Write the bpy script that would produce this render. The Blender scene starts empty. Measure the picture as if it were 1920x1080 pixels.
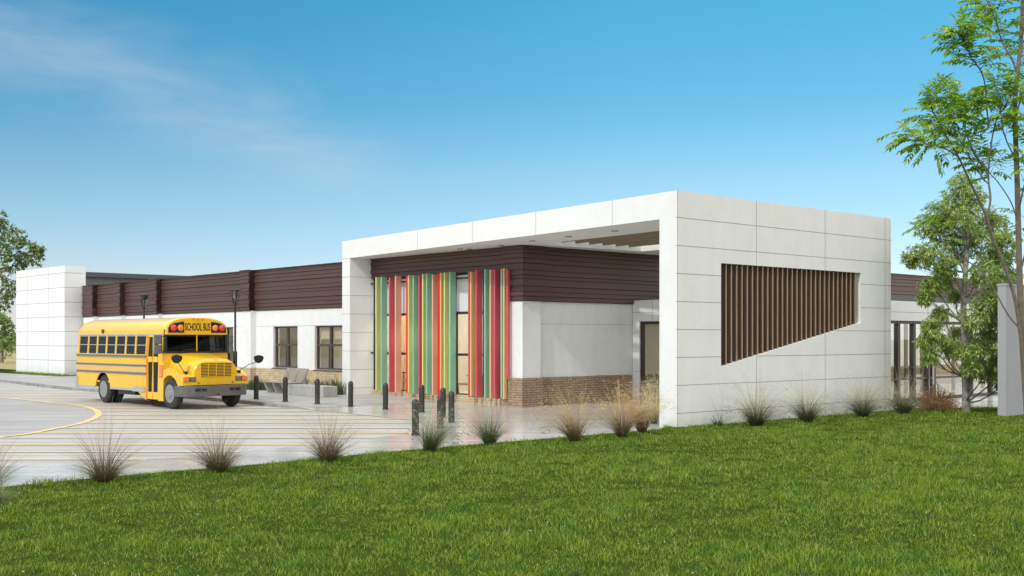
import bpy, math, random
import numpy as np
from mathutils import Vector, Matrix
R = math.radians
rnd = random.Random(7)
S = bpy.context.scene
COL = S.collection

# ------------------------------------------------------------------ camera
EYE = 2.3
FPX = 2000.0
cam_d = bpy.data.cameras.new('camera')
cam = bpy.data.objects.new('camera', cam_d); COL.objects.link(cam)
cam.location = (0, 0, EYE); cam.rotation_euler = (R(90), 0, 0)
cam_d.sensor_width = 36; cam_d.lens = 36 * FPX / 1920
cam_d.shift_y = (635 - 540) / 1920
cam_d.clip_start = 0.1; cam_d.clip_end = 6000
S.camera = cam
S.render.resolution_x = 1024; S.render.resolution_y = 576

# ------------------------------------------------------------------ light
SUN = Vector((-0.47, -0.60, 0.66)).normalized()
sun_d = bpy.data.lights.new('sun', 'SUN'); sun_d.energy = 2.0; sun_d.angle = R(2.0); sun_d.color = (1.0, 0.955, 0.89)
sun = bpy.data.objects.new('sun', sun_d); COL.objects.link(sun)
sun.rotation_euler = SUN.to_track_quat('Z', 'Y').to_euler()
sun.location = (0, 0, 40)
S.view_settings.view_transform = 'Standard'; S.view_settings.look = 'None'
S.view_settings.gamma = 1; S.view_settings.exposure = -0.06

W = bpy.data.worlds.new('World'); S.world = W; W.use_nodes = True
nt = W.node_tree; nt.nodes.clear()
def N(t, **k):
    n = nt.nodes.new(t)
    for a, b in k.items(): setattr(n, a, b)
    return n
def L(a, b): nt.links.new(a, b)
def ramp(node, stops):
    cr = node.color_ramp
    while len(cr.elements) > 1: cr.elements.remove(cr.elements[-1])
    cr.elements[0].position = stops[0][0]; cr.elements[0].color = (*stops[0][1], 1)
    for p, c in stops[1:]:
        e = cr.elements.new(p); e.color = (*c, 1)
out = N('ShaderNodeOutputWorld'); bg = N('ShaderNodeBackground')
sky = N('ShaderNodeTexSky', sky_type='NISHITA', sun_disc=False)
sky.sun_elevation = math.asin(SUN.z); sky.sun_rotation = math.atan2(SUN.x, SUN.y)
sky.air_density = 1.0; sky.dust_density = 0.3; sky.ozone_density = 2.0
tc = N('ShaderNodeTexCoord'); sp = N('ShaderNodeSeparateXYZ'); L(tc.outputs['Generated'], sp.inputs[0])
tint = N('ShaderNodeValToRGB')
ramp(tint, [(0.0, (0.86, 0.84, 0.96)), (0.077, (0.74, 0.83, 0.96)), (0.146, (0.68, 0.89, 0.89)), (0.214, (0.43, 0.90, 0.92)), (0.31, (0.33, 1.04, 1.04)), (1.0, (1, 1, 1))])
L(sp.outputs[2], tint.inputs[0])
hx = N('ShaderNodeMapRange'); hx.inputs[1].default_value = -0.45; hx.inputs[2].default_value = 0.1; L(sp.outputs[0], hx.inputs[0])
hr = N('ShaderNodeValToRGB'); ramp(hr, [(0, (0.60, 0.74, 0.84)), (1, (1, 1, 1))]); L(hx.outputs[0], hr.inputs[0])
mh = N('ShaderNodeMix', data_type='RGBA', blend_type='MULTIPLY'); hz = N('ShaderNodeMapRange'); hz.inputs[1].default_value = 0.06; hz.inputs[2].default_value = 0.3; L(sp.outputs[2], hz.inputs[0]); L(hz.outputs[0], mh.inputs[0])
L(tint.outputs[0], mh.inputs[6]); L(hr.outputs[0], mh.inputs[7])
mul = N('ShaderNodeMix', data_type='RGBA', blend_type='MULTIPLY'); mul.inputs[0].default_value = 1
L(sky.outputs[0], mul.inputs[6]); L(mh.outputs[2], mul.inputs[7])
# wispy clouds low on the left
mp = N('ShaderNodeMapping'); mp.inputs['Scale'].default_value = (2.4, 1.0, 7.0); mp.inputs['Rotation'].default_value = (0, R(-12), 0)
L(tc.outputs['Generated'], mp.inputs[0])
nz = N('ShaderNodeTexNoise'); nz.inputs['Scale'].default_value = 2.3; nz.inputs['Detail'].default_value = 7; nz.inputs['Roughness'].default_value = 0.55; nz.inputs['Distortion'].default_value = 0.5
L(mp.outputs[0], nz.inputs[0])
cr = N('ShaderNodeValToRGB'); ramp(cr, [(0.36, (0, 0, 0)), (0.72, (1, 1, 1))]); L(nz.outputs[0], cr.inputs[0])
xa = N('ShaderNodeMath', operation='MULTIPLY_ADD'); L(sp.outputs[0], xa.inputs[0]); xa.inputs[1].default_value = 0.27; L(sp.outputs[2], xa.inputs[2])
ds = N('ShaderNodeMath', operation='SUBTRACT'); L(xa.outputs[0], ds.inputs[0]); ds.inputs[1].default_value = 0.135
ab = N('ShaderNodeMath', operation='ABSOLUTE'); L(ds.outputs[0], ab.inputs[0])
mz = N('ShaderNodeMapRange', interpolation_type='SMOOTHSTEP'); mz.inputs[1].default_value = 0.075; mz.inputs[2].default_value = 0.0; L(ab.outputs[0], mz.inputs[0])
mx = N('ShaderNodeMapRange', interpolation_type='SMOOTHSTEP'); mx.inputs[1].default_value = -0.08; mx.inputs[2].default_value = -0.2; L(sp.outputs[0], mx.inputs[0])
m3 = N('ShaderNodeMath', operation='MULTIPLY'); L(mz.outputs[0], m3.inputs[0]); L(mx.outputs[0], m3.inputs[1])
m4 = N('ShaderNodeMath', operation='MULTIPLY'); L(m3.outputs[0], m4.inputs[0]); L(cr.outputs[0], m4.inputs[1])
# a small low puff above the far left wall
lz = N('ShaderNodeMapRange', interpolation_type='SMOOTHSTEP'); lz.inputs[1].default_value = 0.12; lz.inputs[2].default_value = 0.05; L(sp.outputs[2], lz.inputs[0])
lx = N('ShaderNodeMapRange', interpolation_type='SMOOTHSTEP'); lx.inputs[1].default_value = -0.22; lx.inputs[2].default_value = -0.42; L(sp.outputs[0], lx.inputs[0])
lm = N('ShaderNodeMath', operation='MULTIPLY'); L(lz.outputs[0], lm.inputs[0]); L(lx.outputs[0], lm.inputs[1])
lm2 = N('ShaderNodeMath', operation='MULTIPLY'); L(lm.outputs[0], lm2.inputs[0]); L(cr.outputs[0], lm2.inputs[1])
mxx = N('ShaderNodeMath', operation='MAXIMUM'); L(m4.outputs[0], mxx.inputs[0]); L(lm2.outputs[0], mxx.inputs[1])
m4 = N('ShaderNodeMath', operation='MULTIPLY'); L(mxx.outputs[0], m4.inputs[0]); m4.inputs[1].default_value = 0.5
cl = N('ShaderNodeMix', data_type='RGBA'); L(m4.outputs[0], cl.inputs[0]); L(mul.outputs[2], cl.inputs[6]); cl.inputs[7].default_value = (4.6, 4.9, 5.5, 1)
# white fill light added to the unseen sky overhead and behind the camera
u1 = N('ShaderNodeMapRange', interpolation_type='SMOOTHSTEP'); u1.inputs[1].default_value = 0.33; u1.inputs[2].default_value = 0.62; L(sp.outputs[2], u1.inputs[0])
u2 = N('ShaderNodeMapRange', interpolation_type='SMOOTHSTEP'); u2.inputs[1].default_value = 0.35; u2.inputs[2].default_value = -0.35; ux = N('ShaderNodeMath', operation='MULTIPLY_ADD'); L(sp.outputs[0], ux.inputs[0]); ux.inputs[1].default_value = -0.8; L(sp.outputs[1], ux.inputs[2]); L(ux.outputs[0], u2.inputs[0])
um = N('ShaderNodeMath', operation='MAXIMUM'); L(u1.outputs[0], um.inputs[0]); L(u2.outputs[0], um.inputs[1])
nz2 = N('ShaderNodeTexNoise'); nz2.inputs['Scale'].default_value = 2.0; nz2.inputs['Detail'].default_value = 6; L(tc.outputs['Generated'], nz2.inputs[0])
nr = N('ShaderNodeMapRange'); nr.inputs[1].default_value = 0.3; nr.inputs[2].default_value = 0.7; nr.inputs[3].default_value = 0.7; nr.inputs[4].default_value = 1.0; L(nz2.outputs[0], nr.inputs[0])
uf = N('ShaderNodeMath', operation='MULTIPLY'); L(um.outputs[0], uf.inputs[0]); L(nr.outputs[0], uf.inputs[1])
sky_fill = N('ShaderNodeMix', data_type='RGBA'); L(uf.outputs[0], sky_fill.inputs[0]); L(cl.outputs[2], sky_fill.inputs[6]); sky_fill.inputs[7].default_value = (10.8, 10.7, 10.5, 1)
L(sky_fill.outputs[2], bg.inputs[0]); bg.inputs[1].default_value = 0.15; L(bg.outputs[0], out.inputs[0])
S.cycles.max_bounces = 8; S.cycles.transparent_max_bounces = 24; S.cycles.diffuse_bounces = 4

# ------------------------------------------------------------------ helpers
def G(px, py, z=0.0):                       # a point on the ground
    Y = FPX * (EYE - z) / (py - 635.0)
    return ((px - 960) / FPX * Y, Y)
def V3(px, py, Y): return Vector(((px - 960) / FPX * Y, Y, EYE + (635 - py) / FPX * Y))
def along(o, d, px, off=(0, 0)):
    r = (px - 960) / FPX
    return (r * (o[1] + off[1]) - o[0] - off[0]) / (d[0] - r * d[1])

class Frame:
    def __init__(s, o, d):
        s.o = o; n = math.hypot(*d); s.d = (d[0] / n, d[1] / n); s.n = (-s.d[1], s.d[0]); s.rot = math.atan2(s.d[1], s.d[0])
    def w(s, x, y=0): return (s.o[0] + s.d[0] * x + s.n[0] * y, s.o[1] + s.d[1] * x + s.n[1] * y)
    def l(s, p): a = (p[0] - s.o[0], p[1] - s.o[1]); return (a[0] * s.d[0] + a[1] * s.d[1], a[0] * s.n[0] + a[1] * s.n[1])
    def px(s, px, y=0): return along(s.o, s.d, px, (s.n[0] * y, s.n[1] * y))

class MB:
    def __init__(s): s.v = []; s.f = []; s.m = []
    def poly(s, pts, mi=0):
        b = len(s.v); s.v += [tuple(p) for p in pts]; s.f.append(tuple(range(b, b + len(pts)))); s.m.append(mi)
    def box(s, x0, x1, y0, y1, z0, z1, mi=0):
        s.prism([(x0, y0), (x1, y0), (x1, y1), (x0, y1)], z0, z1, mi)
        return s
    def prism(s, pl, z0, z1, mi=0):          # polygon in xy extruded in z
        a = sum(pl[i][0] * pl[(i + 1) % len(pl)][1] - pl[(i + 1) % len(pl)][0] * pl[i][1] for i in range(len(pl)))
        if a < 0: pl = pl[::-1]
        b = len(s.v); n = len(pl)
        s.v += [(p[0], p[1], z0) for p in pl] + [(p[0], p[1], z1) for p in pl]
        s.f.append(tuple(range(b + n - 1, b - 1, -1))); s.f.append(tuple(range(b + n, b + 2 * n))); s.m += [mi, mi]
        for i in range(n):
            j = (i + 1) % n; s.f.append((b + i, b + j, b + n + j, b + n + i)); s.m.append(mi)
        return s
    def xz(s, pl, y0, y1, mi=0):             # polygon in xz extruded in y
        a = sum(pl[i][0] * pl[(i + 1) % len(pl)][1] - pl[(i + 1) % len(pl)][0] * pl[i][1] for i in range(len(pl)))
        if a < 0: pl = pl[::-1]
        b = len(s.v); n = len(pl)
        s.v += [(p[0], y0, p[1]) for p in pl] + [(p[0], y1, p[1]) for p in pl]
        s.f.append(tuple(range(b, b + n))); s.f.append(tuple(range(b + 2 * n - 1, b + n - 1, -1))); s.m += [mi, mi]
        for i in range(n):
            j = (i + 1) % n; s.f.append((b + j, b + i, b + n + i, b + n + j)); s.m.append(mi)
        return s
    def yz(s, pl, x0, x1, mi=0):             # polygon in yz extruded in x
        b = len(s.v); n = len(pl)
        a = sum(pl[i][0] * pl[(i + 1) % n][1] - pl[(i + 1) % n][0] * pl[i][1] for i in range(n))
        if a < 0: pl = pl[::-1]
        s.v += [(x0, p[0], p[1]) for p in pl] + [(x1, p[0], p[1]) for p in pl]
        s.f.append(tuple(range(b + n - 1, b - 1, -1))); s.f.append(tuple(range(b + n, b + 2 * n))); s.m += [mi, mi]
        for i in range(n):
            j = (i + 1) % n; s.f.append((b + i, b + j, b + n + j, b + n + i)); s.m.append(mi)
        return s
    def loft(s, rings, closed=True, caps=True, mi=0):
        b = len(s.v); n = len(rings[0])
        for r in rings: s.v += [tuple(p) for p in r]
        for k in range(len(rings) - 1):
            for i in range(n if closed else n - 1):
                j = (i + 1) % n
                s.f.append((b + k * n + i, b + k * n + j, b + (k + 1) * n + j, b + (k + 1) * n + i)); s.m.append(mi)
        if caps:
            s.f.append(tuple(range(b + n - 1, b - 1, -1))); e = b + (len(rings) - 1) * n
            s.f.append(tuple(range(e, e + n))); s.m += [mi, mi]
        return s
    def tube(s, pts, rad, n=8, mi=0):
        pts = [Vector(p) for p in pts]
        if not hasattr(rad, '__len__'): rad = [rad] * len(pts)
        rings = []; up = None
        for i, p in enumerate(pts):
            t = (pts[min(i + 1, len(pts) - 1)] - pts[max(i - 1, 0)])
            if t.length < 1e-9: t = Vector((0, 0, 1))
            t.normalize()
            if up is None: up = t.orthogonal().normalized()
            up = (up - t * up.dot(t))
            up = up.normalized() if up.length > 1e-6 else t.orthogonal().normalized()
            w = t.cross(up)
            rings.append([p + (up * math.cos(2 * math.pi * k / n) + w * math.sin(2 * math.pi * k / n)) * rad[i] for k in range(n)])
        return s.loft(rings, mi=mi)
    def lathe(s, prof, n=24, c=(0, 0, 0), axis='z', mi=0):   # prof: (radius, height)
        rings = []
        for r, h in prof:
            ring = []
            for k in range(n):
                a = 2 * math.pi * k / n
                if axis == 'z': ring.append((c[0] + r * math.cos(a), c[1] + r * math.sin(a), c[2] + h))
                elif axis == 'y': ring.append((c[0] + r * math.sin(a), c[1] + h, c[2] + r * math.cos(a)))
                else: ring.append((c[0] + h, c[1] + r * math.cos(a), c[2] + r * math.sin(a)))
            rings.append(ring)
        return s.loft(rings, mi=mi)
    def build(s, name, mats, parent=None, frame=None, z=0, smooth=False, bevel=0, seg=2, sm_angle=40):
        me = bpy.data.meshes.new(name); me.from_pydata(s.v, [], s.f)
        if not isinstance(mats, (list, tuple)): mats = [mats]
        for m in mats: me.materials.append(m)
        me.polygons.foreach_set('material_index', s.m)
        me.update()
        if smooth:
            me.polygons.foreach_set('use_smooth', [True] * len(s.f))
            try: me.set_sharp_from_angle(angle=R(sm_angle))
            except Exception: pass
        o = bpy.data.objects.new(name, me); COL.objects.link(o)
        if parent: o.parent = parent
        if frame is not None:
            px, py = frame.o; base = Vector((0, 0, 0))
            if parent: base = Vector(parent.location)
            o.location = (px - base.x, py - base.y, z - base.z); o.rotation_euler = (0, 0, frame.rot)
        if bevel:
            b = o.modifiers.new('bevel', 'BEVEL'); b.width = bevel; b.segments = seg; b.limit_method = 'ANGLE'; b.angle_limit = R(35); b.harden_normals = False
        return o
WF = Frame((0, 0), (1, 0))
def wbuild(mb, name, mats, parent=None, **k): return mb.build(name, mats, parent, WF, **k)

def tag(o, label=None, cat=None, group=None, kind=None):
    if label: o['label'] = label
    if cat: o['category'] = cat
    if group: o['group'] = group
    if kind: o['kind'] = kind
    return o
def empty(name, loc, rz=0, label=None, cat=None, group=None):
    o = bpy.data.objects.new(name, None); COL.objects.link(o); o.location = loc; o.rotation_euler = (0, 0, rz); o.empty_display_size = 0.3
    return tag(o, label, cat, group)
def children(o): return [c for c in COL.objects if c.parent == o]
def copy_tree(o, parent=None):
    c = o.copy(); COL.objects.link(c)
    if parent: c.parent = parent
    for ch in [x for x in list(COL.objects) if x.parent == o]: copy_tree(ch, c)
    return c

# ------------------------------------------------------------------ materials
def mat(name, col, rough=0.6, metal=0.0, var=0.0, vscale=3.0, bump=0.0, bscale=40.0, spec=None, coat=0.0, col2=None, detail=5, stretch=None):
    m = bpy.data.materials.new(name); m.use_nodes = True; t = m.node_tree; b = t.nodes['Principled BSDF']
    b.inputs['Base Color'].default_value = (*col, 1); b.inputs['Roughness'].default_value = rough; b.inputs['Metallic'].default_value = metal
    if spec is not None: b.inputs['Specular IOR Level'].default_value = spec
    if coat: b.inputs['Coat Weight'].default_value = coat; b.inputs['Coat Roughness'].default_value = 0.06
    tcn = t.nodes.new('ShaderNodeTexCoord'); src = tcn.outputs['Object']
    if stretch:
        mpn = t.nodes.new('ShaderNodeMapping'); mpn.inputs['Scale'].default_value = stretch; t.links.new(src, mpn.inputs[0]); src = mpn.outputs[0]
    if var or col2:
        n = t.nodes.new('ShaderNodeTexNoise'); n.inputs['Scale'].default_value = vscale; n.inputs['Detail'].default_value = detail; n.inputs['Roughness'].default_value = 0.65
        t.links.new(src, n.inputs['Vector'])
        r = t.nodes.new('ShaderNodeValToRGB'); t.links.new(n.outputs[0], r.inputs[0])
        c2 = col2 if col2 else tuple(max(0, c * (1 - var)) for c in col); c1 = col if col2 else tuple(min(1, c * (1 + var)) for c in col)
        ramp(r, [(0.33, c2), (0.67, c1)]); t.links.new(r.outputs[0], b.inputs['Base Color'])
    if bump:
        n = t.nodes.new('ShaderNodeTexNoise'); n.inputs['Scale'].default_value = bscale; n.inputs['Detail'].default_value = 4
        t.links.new(src, n.inputs['Vector']); bp = t.nodes.new('ShaderNodeBump'); bp.inputs['Strength'].default_value = bump; bp.inputs['Distance'].default_value = 0.02
        t.links.new(n.outputs[0], bp.inputs['Height']); t.links.new(bp.outputs[0], b.inputs['Normal'])
    return m

def weather(m, amt=0.06):
    t = m.node_tree; b = t.nodes['Principled BSDF']; src = b.inputs['Base Color'].links[0].from_socket
    tcn = t.nodes.new('ShaderNodeTexCoord'); mp = t.nodes.new('ShaderNodeMapping'); mp.inputs['Scale'].default_value = (2.6, 2.6, 0.16); t.links.new(tcn.outputs['Object'], mp.inputs[0])
    n = t.nodes.new('ShaderNodeTexNoise'); n.inputs['Scale'].default_value = 1.6; n.inputs['Detail'].default_value = 7; n.inputs['Roughness'].default_value = 0.6; t.links.new(mp.outputs[0], n.inputs[0])
    r = t.nodes.new('ShaderNodeValToRGB'); ramp(r, [(0.38, (1 - amt, 1 - amt, 1 - amt * 1.15)), (0.56, (1, 1, 1))]); t.links.new(n.outputs[0], r.inputs[0])
    n2 = t.nodes.new('ShaderNodeTexNoise'); n2.inputs['Scale'].default_value = 34; n2.inputs['Detail'].default_value = 3; t.links.new(tcn.outputs['Object'], n2.inputs[0])
    r2 = t.nodes.new('ShaderNodeValToRGB'); ramp(r2, [(0.34, (0.90, 0.90, 0.89)), (0.46, (1, 1, 1))]); t.links.new(n2.outputs[0], r2.inputs[0])
    s_ = t.nodes.new('ShaderNodeSeparateXYZ'); t.links.new(tcn.outputs['Object'], s_.inputs[0])
    n3 = t.nodes.new('ShaderNodeTexNoise'); n3.inputs['Scale'].default_value = 3.0; n3.inputs['Detail'].default_value = 6; t.links.new(tcn.outputs['Object'], n3.inputs[0])
    a = t.nodes.new('ShaderNodeMath'); a.operation = 'MULTIPLY_ADD'; a.inputs[1].default_value = -0.7; t.links.new(n3.outputs[0], a.inputs[0]); t.links.new(s_.outputs[2], a.inputs[2])
    r3 = t.nodes.new('ShaderNodeMapRange'); r3.inputs[1].default_value = -0.35; r3.inputs[2].default_value = 0.0; t.links.new(a.outputs[0], r3.inputs[0])
    r4 = t.nodes.new('ShaderNodeValToRGB'); ramp(r4, [(0, (0.84, 0.83, 0.79)), (1, (1, 1, 1))]); t.links.new(r3.outputs[0], r4.inputs[0])
    last = src
    for o_ in (r.outputs[0], r2.outputs[0], r4.outputs[0]):
        mu = t.nodes.new('ShaderNodeMix'); mu.data_type = 'RGBA'; mu.blend_type = 'MULTIPLY'; mu.inputs[0].default_value = 1
        t.links.new(last, mu.inputs[6]); t.links.new(o_, mu.inputs[7]); last = mu.outputs[2]
    t.links.new(last, b.inputs['Base Color'])
def brick_mat(name, c1, c2, mortar, w=0.29, h=0.082):
    m = bpy.data.materials.new(name); m.use_nodes = True; t = m.node_tree; b = t.nodes['Principled BSDF']; b.inputs['Roughness'].default_value = 0.85
    tcn = t.nodes.new('ShaderNodeTexCoord'); s = t.nodes.new('ShaderNodeSeparateXYZ'); t.links.new(tcn.outputs['Object'], s.inputs[0])
    ad = t.nodes.new('ShaderNodeMath'); ad.operation = 'ADD'; t.links.new(s.outputs[0], ad.inputs[0]); t.links.new(s.outputs[1], ad.inputs[1])
    c = t.nodes.new('ShaderNodeCombineXYZ'); t.links.new(ad.outputs[0], c.inputs[0]); t.links.new(s.outputs[2], c.inputs[1])
    br = t.nodes.new('ShaderNodeTexBrick'); t.links.new(c.outputs[0], br.inputs['Vector'])
    br.inputs['Scale'].default_value = 1; br.inputs['Brick Width'].default_value = w; br.inputs['Row Height'].default_value = h
    br.inputs['Mortar Size'].default_value = 0.009; br.inputs['Mortar Smooth'].default_value = 0.15; br.inputs['Bias'].default_value = 0
    br.inputs['Color1'].default_value = (*c1, 1); br.inputs['Color2'].default_value = (*c2, 1); br.inputs['Mortar'].default_value = (*mortar, 1)
    n = t.nodes.new('ShaderNodeTexNoise'); n.inputs['Scale'].default_value = 6; n.inputs['Detail'].default_value = 6; t.links.new(tcn.outputs['Object'], n.inputs[0])
    r = t.nodes.new('ShaderNodeValToRGB'); ramp(r, [(0.3, (0.78, 0.74, 0.7)), (0.7, (1.12, 1.1, 1.08))]); t.links.new(n.outputs[0], r.inputs[0])
    mu = t.nodes.new('ShaderNodeMix'); mu.data_type = 'RGBA'; mu.blend_type = 'MULTIPLY'; mu.inputs[0].default_value = 1
    t.links.new(br.outputs[0], mu.inputs[6]); t.links.new(r.outputs[0], mu.inputs[7]); t.links.new(mu.outputs[2], b.inputs['Base Color'])
    bp = t.nodes.new('ShaderNodeBump'); bp.invert = True; bp.inputs['Strength'].default_value = 0.6; bp.inputs['Distance'].default_value = 0.012
    t.links.new(br.outputs['Fac'], bp.inputs['Height']); t.links.new(bp.outputs[0], b.inputs['Normal'])
    return m

def glass_mat(name, tint, refl=1.6, rough=0.01, fac=None):
    m = bpy.data.materials.new(name); m.use_nodes = True; t = m.node_tree; t.nodes.clear()
    o = t.nodes.new('ShaderNodeOutputMaterial'); mixs = t.nodes.new('ShaderNodeMixShader')
    tr = t.nodes.new('ShaderNodeBsdfTransparent'); tr.inputs[0].default_value = (*tint, 1)
    gl = t.nodes.new('ShaderNodeBsdfGlossy'); gl.inputs['Roughness'].default_value = rough; gl.inputs[0].default_value = (1, 0.985, 0.95, 1)
    lw_ = t.nodes.new('ShaderNodeLayerWeight'); pw = t.nodes.new('ShaderNodeMath'); pw.operation = 'POWER'; pw.inputs[1].default_value = 4.0; t.links.new(lw_.outputs['Facing'], pw.inputs[0])
    fr = t.nodes.new('ShaderNodeMath'); fr.operation = 'MULTIPLY_ADD'; fr.inputs[1].default_value = 0.9; fr.inputs[2].default_value = 0.06; t.links.new(pw.outputs[0], fr.inputs[0])
    lw_.inputs[0].default_value = 0.5
    mu = t.nodes.new('ShaderNodeMath'); mu.operation = 'MULTIPLY'; mu.use_clamp = True; mu.inputs[1].default_value = refl
    t.links.new(fr.outputs[0], mu.inputs[0]); t.links.new(mu.outputs[0], mixs.inputs[0]); t.links.new(tr.outputs[0], mixs.inputs[1]); t.links.new(gl.outputs[0], mixs.inputs[2])
    t.links.new(mixs.outputs[0], o.inputs[0]); return m

def leaf_mat(name, stops, trans=0.35, rough=0.5, big=None, bscale=0.5, gloss=0.08):
    m = bpy.data.materials.new(name); m.use_nodes = True; t = m.node_tree; t.nodes.clear()
    o = t.nodes.new('ShaderNodeOutputMaterial'); g = t.nodes.new('ShaderNodeNewGeometry'); r = t.nodes.new('ShaderNodeValToRGB'); ramp(r, stops)
    t.links.new(g.outputs['Random Per Island'], r.inputs[0]); csrc = r.outputs[0]
    if big:
        tcn = t.nodes.new('ShaderNodeTexCoord'); n = t.nodes.new('ShaderNodeTexNoise'); n.inputs['Scale'].default_value = bscale; n.inputs['Detail'].default_value = 8; n.inputs['Roughness'].default_value = 0.72
        t.links.new(tcn.outputs['Object'], n.inputs[0]); r2 = t.nodes.new('ShaderNodeValToRGB'); ramp(r2, big); t.links.new(n.outputs[0], r2.inputs[0])
        mu = t.nodes.new('ShaderNodeMix'); mu.data_type = 'RGBA'; mu.blend_type = 'MULTIPLY'; mu.inputs[0].default_value = 1
        t.links.new(csrc, mu.inputs[6]); t.links.new(r2.outputs[0], mu.inputs[7]); csrc = mu.outputs[2]
    d = t.nodes.new('ShaderNodeBsdfDiffuse'); tl = t.nodes.new('ShaderNodeBsdfTranslucent'); gl = t.nodes.new('ShaderNodeBsdfGlossy'); gl.inputs['Roughness'].default_value = rough
    t.links.new(csrc, d.inputs[0]); t.links.new(csrc, tl.inputs[0])
    m1 = t.nodes.new('ShaderNodeMixShader'); m1.inputs[0].default_value = trans; t.links.new(d.outputs[0], m1.inputs[1]); t.links.new(tl.outputs[0], m1.inputs[2])
    m2 = t.nodes.new('ShaderNodeMixShader'); m2.inputs[0].default_value = gloss; t.links.new(m1.outputs[0], m2.inputs[1]); t.links.new(gl.outputs[0], m2.inputs[2])
    t.links.new(m2.outputs[0], o.inputs[0]); return m

M = {}
M['white'] = mat('white_panel', (0.80, 0.797, 0.785), 0.75, var=0.035, vscale=1.3, bump=0.12, bscale=45, detail=10)
M['stucco'] = mat('white_stucco', (0.80, 0.797, 0.785), 0.85, var=0.04, vscale=2.2, bump=0.25, bscale=60, detail=9)
weather(M['white'], 0.022); weather(M['stucco'], 0.03)
M['joint'] = mat('joint_grey', (0.30, 0.29, 0.28), 0.9)  # plain grey of the joint lines between panels
M['soffit'] = mat('soffit_paint', (0.72, 0.70, 0.66), 0.8, var=0.02, vscale=1.0)
M['brown'] = mat('brown_cladding', (0.088, 0.043, 0.033), 0.42, var=0.08, vscale=0.7, bump=0.03, bscale=6)
M['groove'] = mat('cladding_groove', (0.03, 0.016, 0.013), 0.7)
M['brick'] = brick_mat('tan_brick', (0.64, 0.53, 0.34), (0.54, 0.43, 0.27), (0.30, 0.26, 0.19))
M['brick_shaded'] = brick_mat('shaded_brick', (0.42, 0.30, 0.19), (0.35, 0.25, 0.16), (0.13, 0.11, 0.09))  # the same tan brick, darkened for the shade under the canopy
M['wood'] = mat('slat_shaded_wood', (0.12, 0.075, 0.047), 0.55, var=0.22, vscale=2.0, stretch=(9, 9, 0.8), detail=8)  # slat sides, with their shade put into a darker brown
M['woodlit'] = mat('slat_lit_edge', (0.36, 0.265, 0.18), 0.5, var=0.15, vscale=2.0, stretch=(9, 9, 0.8))  # slat front edges, with sunlight put into a paler brown
M['woodcan'] = mat('canopy_wood', (0.10, 0.073, 0.045), 0.6, var=0.2, vscale=2, stretch=(0.8, 9, 9))
M['woodgrey'] = mat('weathered_wood', (0.34, 0.31, 0.28), 0.7, var=0.2, vscale=5, stretch=(1, 8, 8))
M['woodwarm'] = mat('table_wood', (0.45, 0.24, 0.08), 0.5, var=0.15, vscale=6)
M['frame'] = mat('dark_frame', (0.035, 0.028, 0.024), 0.4)
M['bronze'] = mat('bronze_frame', (0.075, 0.055, 0.042), 0.45, var=0.1)
M['black'] = mat('black_metal', (0.016, 0.016, 0.017), 0.4, var=0.1)
M['bollard'] = mat('bollard_paint', (0.030, 0.026, 0.022), 0.45, var=0.2, vscale=8)
M['rubber'] = mat('tyre_rubber', (0.034, 0.033, 0.031), 0.85, var=0.25, vscale=5, bump=0.2, bscale=60)
M['rim'] = mat('rim_metal', (0.34, 0.34, 0.335), 0.4, metal=0.5, var=0.1, vscale=10)
M['yellow'] = mat('bus_yellow', (0.84, 0.49, 0.016), 0.26, var=0.05, vscale=1.5, coat=0.5)
weather(M['yellow'], 0.05)
M['orange'] = mat('orange_post', (0.62, 0.24, 0.02), 0.4)
M['rail'] = mat('rub_rail', (0.26, 0.26, 0.27), 0.4, metal=0.3)
M['silver'] = mat('silver_trim', (0.50, 0.50, 0.50), 0.4, metal=0.4)
M['bumper'] = mat('grey_bumper', (0.115, 0.113, 0.11), 0.5, var=0.12, vscale=3)
M['flute'] = mat('fluted_yellow', (0.86, 0.56, 0.16), 0.4)
M['mirror'] = mat('mirror_housing', (0.13, 0.14, 0.14), 0.35)
M['amber'] = mat('amber_lens', (0.85, 0.20, 0.03), 0.2, coat=0.6)
M['redlens'] = mat('red_lens', (0.72, 0.035, 0.02), 0.2, coat=0.6)
M['lamp'] = mat('headlamp_glass', (0.22, 0.22, 0.22), 0.12, metal=0.4, coat=0.8)
M['letter'] = mat('black_lettering', (0.015, 0.015, 0.015), 0.5)
M['noticered'] = mat('orange_notice', (0.78, 0.15, 0.025), 0.5)
M['noticeline'] = mat('notice_lines', (0.85, 0.42, 0.25), 0.5)
M['seat'] = mat('bus_seat', (0.06, 0.045, 0.035), 0.8)
M['glass'] = glass_mat('window_glass', (0.90, 0.91, 0.88), 1.1)
M['glassbus'] = glass_mat('bus_glass', (0.20, 0.22, 0.20), 0.5)
M['glassdark'] = glass_mat('tinted_glass', (0.80, 0.77, 0.66), 0.9)
M['lensglass'] = glass_mat('lantern_glass', (0.30, 0.33, 0.34), 2)
M['spandrel'] = mat('white_spandrel', (0.74, 0.73, 0.76), 0.35)
M['cream'] = mat('cream_wall', (0.86, 0.83, 0.76), 0.8, var=0.04)
M['orangewall'] = mat('warm_inner_wall', (0.72, 0.48, 0.28), 0.8, var=0.06)
M['floor_in'] = mat('inner_floor', (0.52, 0.46, 0.38), 0.35, var=0.08)
M['greymetal'] = mat('grey_metal_siding', (0.16, 0.17, 0.18), 0.5, var=0.06)
M['greydark'] = mat('grey_coping', (0.07, 0.075, 0.08), 0.5)
M['greywall'] = mat('grey_render', (0.36, 0.36, 0.38), 0.85, var=0.03, vscale=1.5, bump=0.1, bscale=50)
M['roof'] = mat('roof_membrane', (0.35, 0.35, 0.34), 0.9, var=0.1)
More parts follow.
